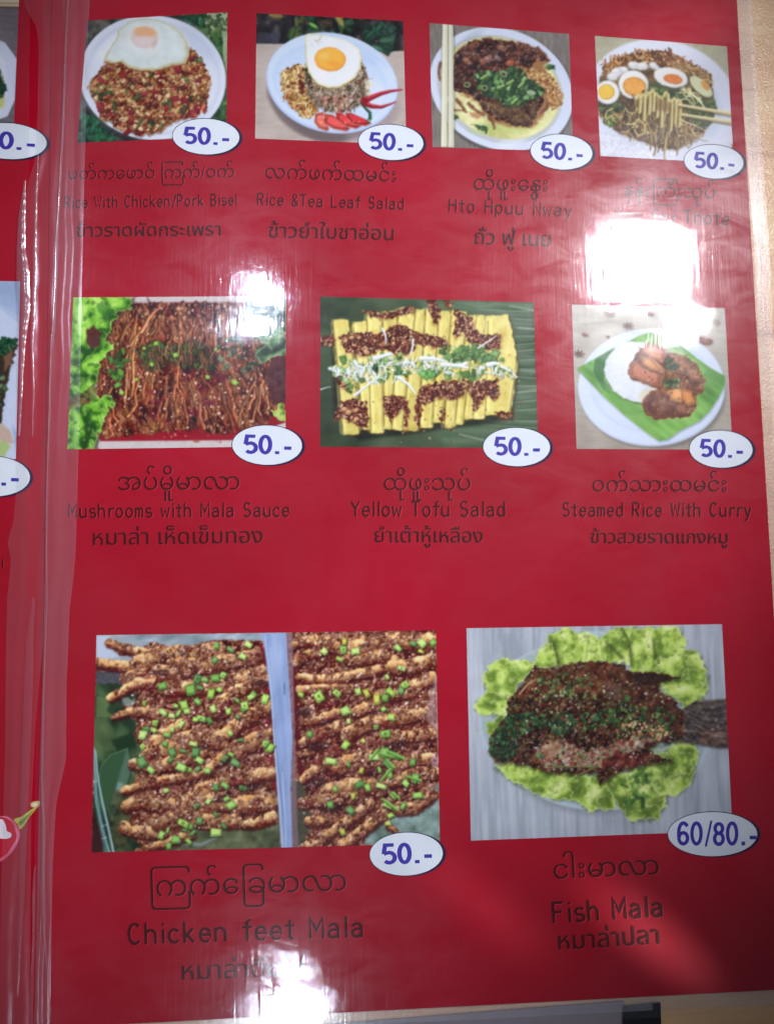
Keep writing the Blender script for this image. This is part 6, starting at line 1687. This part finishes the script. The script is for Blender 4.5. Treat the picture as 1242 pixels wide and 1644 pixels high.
for a in ((330.5, 218.8, 53.5, 28.6, 2, "50.-", right, "price oval 50.- on the egg and minced meat photo"),
          (627.3, 228, 52, 28.4, 3, "50.-", right, "price oval 50.- on the tea leaf salad photo"),
          (901, 243.5, 49.5, 28, 4, "50.-", right, "price oval 50.- on the yellow soup photo"),
          (1145.5, 259, 47.5, 27, 4, "50.-", right, "price oval 50.- on the noodle photo"),
          (428.6, 714.6, 56, 31.6, 1, "50.-", right, "price oval 50.- on the mushroom photo"),
          (829, 717.6, 53.5, 30.8, 1, "50.-", right, "price oval 50.- on the yellow tofu photo"),
          (1157, 721, 50.5, 29.8, 2, "50.-", right, "price oval 50.- on the rice and curry photo"),
          (652, 1371.5, 58.5, 34.5, -2, "50.-", right, "price oval 50.- on the chicken feet photo"),
          (13, 226, 62, 28.8, 4, "50.-", left, "price oval 50.- on the cut-off upper photo"),
          (-11, 764.6, 59, 32, 2, "50.-", left, "price oval on the cut-off middle photo")):
    price(*a)
price(1143.5, 1339.6, 71.5, 35.5, 0, "60/80.-", right, "wide price oval 60/80.- on the fish photo", box=(-.80, .985), hh=.54, w=.15)

# ------------------------------------------------------------------ dish names
WIDE = 0.62
lines_my = [
    ("ဖတ်ကေဖာဝ် ြကက်/ဝက်", [WIDE], (110, 287.5), (376, 283.5), 1.0),
    ("လက်ဖက်ထမင်း", [], (426, 285.5), (636, 291), 1.0),
    ("ထိုဖူးေနွး", [], (760, 304), (879, 306.5), 1.0),
    ("နန်းြကီးသုပ်", [WIDE], (1002, 313.7), (1148, 318), 1.0),
    ("အပ်မိူမာလာ", [], (189, 786.5), (384.5, 785.5), 1.0),
    ("ထိုဖူးသုပ်", [], (616, 786.6), (755, 787), 1.0),
    ("ဝက်သားထမင်း", [], (951, 788.6), (1166, 789), 1.0),
    ("ြကက်ေြခမာလာ", [WIDE, 0], (242, 1440), (556, 1430), 1.0),
    ("ငါးမာလာ", [], (889, 1411.6), (1058, 1404), 1.0),
]
dish = ["egg and minced meat", "tea leaf salad", "yellow soup", "noodle", "mushroom", "yellow tofu", "rice and curry", "chicken feet", "fish"]
for (t, wide, a, b, hs), d in zip(lines_my, dish):
    cs = font_outlines(t)
    if wide: cs = widen_medials(cs, wide)
    line_of_text("dish_name", right, cs, (a, b), hs, "Burmese name of the %s dish" % d, 0.0)

lines_en = [
    ("Rice With Chicken/Pork Bisel", (103.5, 333.5), (380.5, 328.5), 1.1, .115),
    ("Rice &Tea Leaf Salad", (412.5, 328), (648, 335.5), 1.0, .11),
    ("Hto Hpuu Nway", (719.5, 339), (918, 347), .92, .10),
    ("Nan Gyi Thote", (985, 354.5), (1171, 360.5), .95, .11),
    ("Mushrooms with Mala Sauce", (109, 830.8), (465, 828.8), 1.02, .115),
    ("Yellow Tofu Salad", (563, 828.5), (811, 828.5), 1.0, .11),
    ("Steamed Rice With Curry", (903, 828.5), (1206, 829), 1.05, .11),
    ("Chicken feet Mala", (205, 1516.5), (583, 1504), .92, .125),
    ("Fish Mala", (887, 1482), (1064, 1471.5), .98, .13),
]
for (t, a, b, hs, w), d in zip(lines_en, dish):
    line_of_text("dish_name", right, latin(t, w), (a, b), hs, "English name of the %s dish" % d)

lines_th = [
    ("ข้าวราดผัดกระเพรา", (123, 379.5), (354, 377.5), .92),
    ("ข้าวยำใบชาอ่อน", (431, 380.5), (631, 385), .95),
    ("ถั่ว ฟู่ เนย", (761, 391), (883, 395), 1.0),
    ("หมาล่า เห็ดเข็มทอง", (149, 875), (421, 871.5), .95),
    ("ยำเต้าหู้เหลือง", (601, 870.5), (774, 871), 1.0),
    ("ข้าวสวยราดแกงหมู", (948, 872), (1167, 872.5), 1.0),
    ("หมาล่าตีนไก่", (292, 1574), (490, 1567), .95),
    ("หมาล่าปลา", (896.5, 1525.5), (1058, 1516), 1.0),
]
dish_th = [d for d in dish if d != "noodle"]
for (t, a, b, hs), d in zip(lines_th, dish_th):
    line_of_text("dish_name", right, font_outlines(t), (a, b), hs, "Thai name of the %s dish" % d, 0.7)
iP = latin("i", .12)
line_of_text("dish_name", left, iP, ((3.2, 912), (5.6, 912)), 1.0, "last letter of a dish name on the left-hand page")

# printed pepper at the foot of the left-hand page


def art(pts, z, mi, acc):
    V, F, MI = acc
    p = [tuple(q) for q in pts]
    P_, T_ = fill([np.array(p)])
    k = len(V)
    V.extend(tuple(q) for q in at(P_[:, 0], P_[:, 1], z)); F.extend(tuple(int(i) + k for i in t[::-1]) for t in T_); MI.extend([mi] * len(T_))


acc = ([], [], [])


def Q(*p): return zm(0, 1240, 4.07, p)


def curve(pts, n=6):
    """closed Catmull-Rom outline"""
    p = np.array(pts, float); out = []
    for i in range(len(p)):
        a, b, c, d = p[i - 1], p[i], p[(i + 1) % len(p)], p[(i + 2) % len(p)]
        for t in np.linspace(0, 1, n, endpoint=False):
            out.append(.5 * (2 * b + (c - a) * t + (2 * a - 5 * b + 4 * c - d) * t * t + (3 * b - a - 3 * c + d) * t ** 3))
    return out


art(curve(Q((-300, 300), (-100, 280), (0, 288), (45, 288), (90, 320), (128, 380), (125, 440), (90, 510), (40, 560), (0, 585), (-150, 640), (-300, 600))), .00006, 0, acc)
art(curve(Q((-280, 320), (-100, 295), (0, 296), (45, 300), (85, 335), (100, 370), (118, 400), (112, 440), (80, 500), (30, 545), (-20, 570), (-150, 610), (-280, 580))), .00008, 1, acc)
art(curve(Q((98, 365), (118, 385), (124, 410), (116, 450), (88, 492), (50, 535), (70, 500), (100, 450), (108, 410))), .00010, 2, acc)
art(curve(Q((0, 308), (20, 312), (38, 350), (45, 385), (72, 400), (70, 425), (40, 436), (0, 434), (-60, 436), (-90, 380), (-50, 315))), .00010, 3, acc)
art(curve(Q((10, 290), (45, 292), (85, 325), (70, 318), (40, 300))), .00010, 2, acc)
art(curve(Q((92, 310), (140, 290), (190, 255), (235, 228), (232, 245), (190, 295), (160, 345), (130, 374), (118, 345))), .00012, 4, acc)
art(curve(Q((120, 330), (170, 290), (228, 240), (180, 300), (140, 345))), .00014, 5, acc)
art(curve(Q((200, 205), (225, 192), (258, 190), (258, 212), (240, 235), (225, 232), (206, 226))), .00014, 6, acc)
art(curve(Q((212, 210), (235, 200), (246, 206), (236, 222), (220, 222))), .00016, 7, acc)
pm = [plain("pepper_print_%s" % n_, ink(c)) for n_, c in (("pink", (206, 90, 116)), ("red", (188, 18, 46)), ("rose", (214, 120, 146)), ("white", (226, 218, 232)), ("lime", (176, 180, 78)), ("olive", (120, 126, 50)), ("stalk", (190, 170, 120)), ("pale", (214, 206, 176)))]
link("pepper_picture", mesh_from("pepper_picture", acc[0], acc[1], mi=acc[2]), pm, left, "printed glossy red pepper with a green stalk")

# ------------------------------------------------------------------ plastic sleeves


def film_z(x, y):
    """slow waves of the film over the page, steeper where it runs into the spine"""
    r = 0.00006 * np.sin(x * 55 + 1.1 * np.sin(y * 31)) + 0.00006 * np.sin(y * 40 + 1.7 + 1.3 * np.sin(x * 38))
    r = r + 0.00002 * np.sin(x * 150 + y * 66 + 0.6)
    return r


def film(name, corners, nx, ny, lift, mat, parent, label, extra=None, curved=True):
    px, py = quad_grid(corners, nx, ny)
    P_ = at(px, py, lift, curved)
    P_[..., 2] += film_z(P_[..., 0], P_[..., 1])
    if extra is not None: P_[..., 2] += extra(px, py)
    me = fast_grid(name, P_, nx, ny)
    return link(name, me, [mat], parent, label)


# front film of the right-hand sleeve; it overhangs the page on the right and at the foot
fr_ = film("plastic_sleeve", [(70, -40), (1199, -40), (1302, 1620), (52, 1690)], 150, 200, 0.0009, M_film, menu,
           "clear scuffed plastic sleeve over the right-hand page")
fl_ = film("plastic_sleeve", [(-420, -60), (48, -40), (40, 1670), (-420, 1690)], 70, 160, 0.0009, M_film, menu,
           "clear plastic sleeve over the left-hand page")
# back film: only its rim shows, a second milky layer beyond the page
M_rim = film_material("milky_sleeve_rim", 0.15, 0.05, 1.2, 0.18, 0.25)


def rim_strip(inner, outer, z, name, label):
    V, F = [], []
    for j, (a, b) in enumerate(zip(inner, outer)):
        for t in (0, .5, 1):
            q = at(a[0] * (1 - t) + b[0] * t, a[1] * (1 - t) + b[1] * t, z, False)
            V.append((q[0], q[1], q[2] + .00005 * math.sin(j * .9)))
    for j in range(len(inner) - 1):
        for i in (0, 1):
            k = j * 3 + i
            F.append((k, k + 3, k + 4, k + 1))
    link(name, mesh_from(name, V, F, True), [M_rim], fr_, label)


ys = np.linspace(-40, 1600, 40)
xe = np.interp(ys, [-40, 0, 400, 600, 960, 1600], [1181, 1184, 1213.5, 1223, 1243, 1280])
rim_strip([(x - 3, y) for x, y in zip(xe, ys)], [(x + 22 - 4 * t, y) for x, y, t in zip(xe, ys, np.linspace(0, 1, 40))], -0.0006, "sleeve_rim", "milky side rim of the sleeve")
xs = np.linspace(40, 1290, 40)
yb = np.interp(xs, [40, 560, 1290], [1652, 1624, 1586])
rim_strip([(x, y - 2) for x, y in zip(xs, yb)], [(x, y + 24) for x, y in zip(xs, yb)], -0.0006, "sleeve_rim", "milky bottom rim of the sleeve")

# doubled film along the spine with its irregular edges, and the standing creases


def strip(name, left_pts, right_pts, lift, mat, label, n=150, m=13, wave=0.0, amp=0.0002, seed=1):
    ys = np.linspace(-40, 1680, n)
    lx = np.interp(ys, [p[1] for p in left_pts], [p[0] for p in left_pts])
    rx = np.interp(ys, [p[1] for p in right_pts], [p[0] for p in right_pts])
    rs = np.random.RandomState(seed)
    j = np.convolve(rs.uniform(-1, 1, n + 8), np.ones(5) / 5, 'same')[4:-4] * wave
    u = np.linspace(0, 1, m)[None]
    px = (lx + j)[:, None] * (1 - u) + (rx - j * .6)[:, None] * u
    py = np.repeat(ys[:, None], m, 1)
    P_ = at(px, py, lift)
    ph = np.convolve(rs.uniform(-1, 1, n + 8), np.ones(9) / 9, 'same')[4:-4][:, None] * 3
    P_[..., 2] += film_z(P_[..., 0], P_[..., 1]) + amp * np.sin(u * 6.3 * 1.4 + ph) * np.sin(np.pi * u)
    return link(name, fast_grid(name, P_, m, n), [mat], fr_, label)


strip("weld_strip", [(100, -40), (104, 60), (96, 300), (84, 600), (70, 1000), (62, 1300), (55, 1680)],
      [(146, -40), (142, 40), (138, 200), (132, 420), (127, 700), (121, 900), (112, 980), (107, 1100), (106, 1220), (90, 1290), (84, 1400), (80, 1680)],
      0.0013, M_weld, "milky doubled edge of the sleeve beside the spine", wave=0.6, seed=3)
strip("loose_flap", [(36, -40), (40, 10), (58, 42), (62, 70), (60, 180), (56, 255), (46, 290), (35, 340), (33, 380), (36, 450), (38, 500), (34, 540), (31, 650), (28, 720), (26, 790), (21, 840), (12, 870), (18, 900), (12, 960), (10, 1030), (8, 1200), (2, 1400), (-4, 1680)],
      [(102, -40), (104, 60), (96, 300), (84, 600), (72, 1000), (58, 1150), (50, 1300), (48, 1680)],
      0.0015, M_weld2, "wrinkled loose flap of film along the spine", wave=0.9, amp=0.00016, m=25, seed=9)


def ridge(path, width, height, label, seed=1, n=190, mat=None):
    ys = np.linspace(path[0][1], path[-1][1], n)
    xs = np.interp(ys, [p[1] for p in path], [p[0] for p in path])
    rs = np.random.RandomState(seed)
    xs = xs + np.convolve(rs.uniform(-1, 1, n + 8), np.ones(7) / 7, 'same')[4:-4] * 0.9
    wv = np.interp(ys, [p[1] for p in path], [p[2] if len(p) > 2 else 1 for p in path])
    k = 1 + .35 * np.convolve(rs.uniform(-1, 1, n + 8), np.ones(3) / 3, 'same')[4:-4]
    u = np.linspace(-1, 1, 9)[None]
    px = xs[:, None] + u * width * wv[:, None] * .5
    P_ = at(px, np.repeat(ys[:, None], 9, 1), 0.0018)
    P_[..., 2] += film_z(P_[..., 0], P_[..., 1]) + height * (k * wv)[:, None] * (1 - u ** 2)
    return link("crease", fast_grid("crease", P_, 9, n), [mat or M_crease], fr_, label)


ridge([(112, -40, .8), (106, 60, .8), (104, 120, 1), (100, 220, .9), (96, 300, 1), (91, 380, 1), (89, 450, 1.3), (86, 520, 1.4), (82, 560, 1), (80, 650, .8), (77, 720, .6), (75, 790, .5), (74, 880, .6), (76, 960, .5), (72, 1050, .5), (69, 1150, .6), (67, 1250, .8), (70, 1330, 1), (69, 1420, 1), (71, 1500, .7), (76, 1560, .5), (80, 1680, .4)],
      5, 0.0005, "standing crease beside the spine", 3)
ridge([(62, 240, .3), (58, 320, .8), (57, 380, 1), (57, 430, 1.2), (55, 480, 1.3), (52, 560, 1), (54, 620, .7), (52, 700, .4)], 6, 0.0003, "bright fold in the loose flap", 5)
ridge([(40, 290, .2), (35, 350, .8), (34, 400, 1), (37, 440, 1.5), (39, 500, 1.3), (35, 560, .7), (30, 700, .3)], 14, 0.0004, "folded outer edge of the loose flap", 7)
ridge([(54, 960, .3), (48, 1030, .8), (46, 1100, 1), (42, 1200, 1), (38, 1320, .9), (34, 1450, .6), (28, 1600, .4)], 14, 0.00025, "soft fold on the left of the spine", 11, mat=M_weld2)
ridge([(56, 1390, .4), (54, 1440, 1), (54, 1500, .8), (52, 1560, .9), (50, 1680, .7)], 6, 0.0006, "lower crease at the foot of the spine", 13)

# ------------------------------------------------------------------ small things at the lower right
M_black = plain("black_plastic", (0.006, 0.006, 0.008), 0.35, 0.05, 0.5)
M_greycloth = plain("pale_grey_paper", ink((132, 124, 128)), 0.8, 0.08)
o = slab("napkin", xy([(420, 1652), (1000, 1606), (1010, 1760), (420, 1800)][::-1], -0.0022), TZ + .0001, TZ + .0007, [M_greycloth])
o["label"] = "pale grey paper edge peeping out below the bottom rim of the menu"
o["category"] = "paper"
o = slab("black_clip", xy([(998, 1612), (1056, 1606), (1062, 1760), (996, 1760)][::-1], -0.0022), TZ + .0008, TZ + .0016, [M_black])
o["label"] = "small black object poking out under the bottom edge of the menu, beside the wood"
o["category"] = "clip"
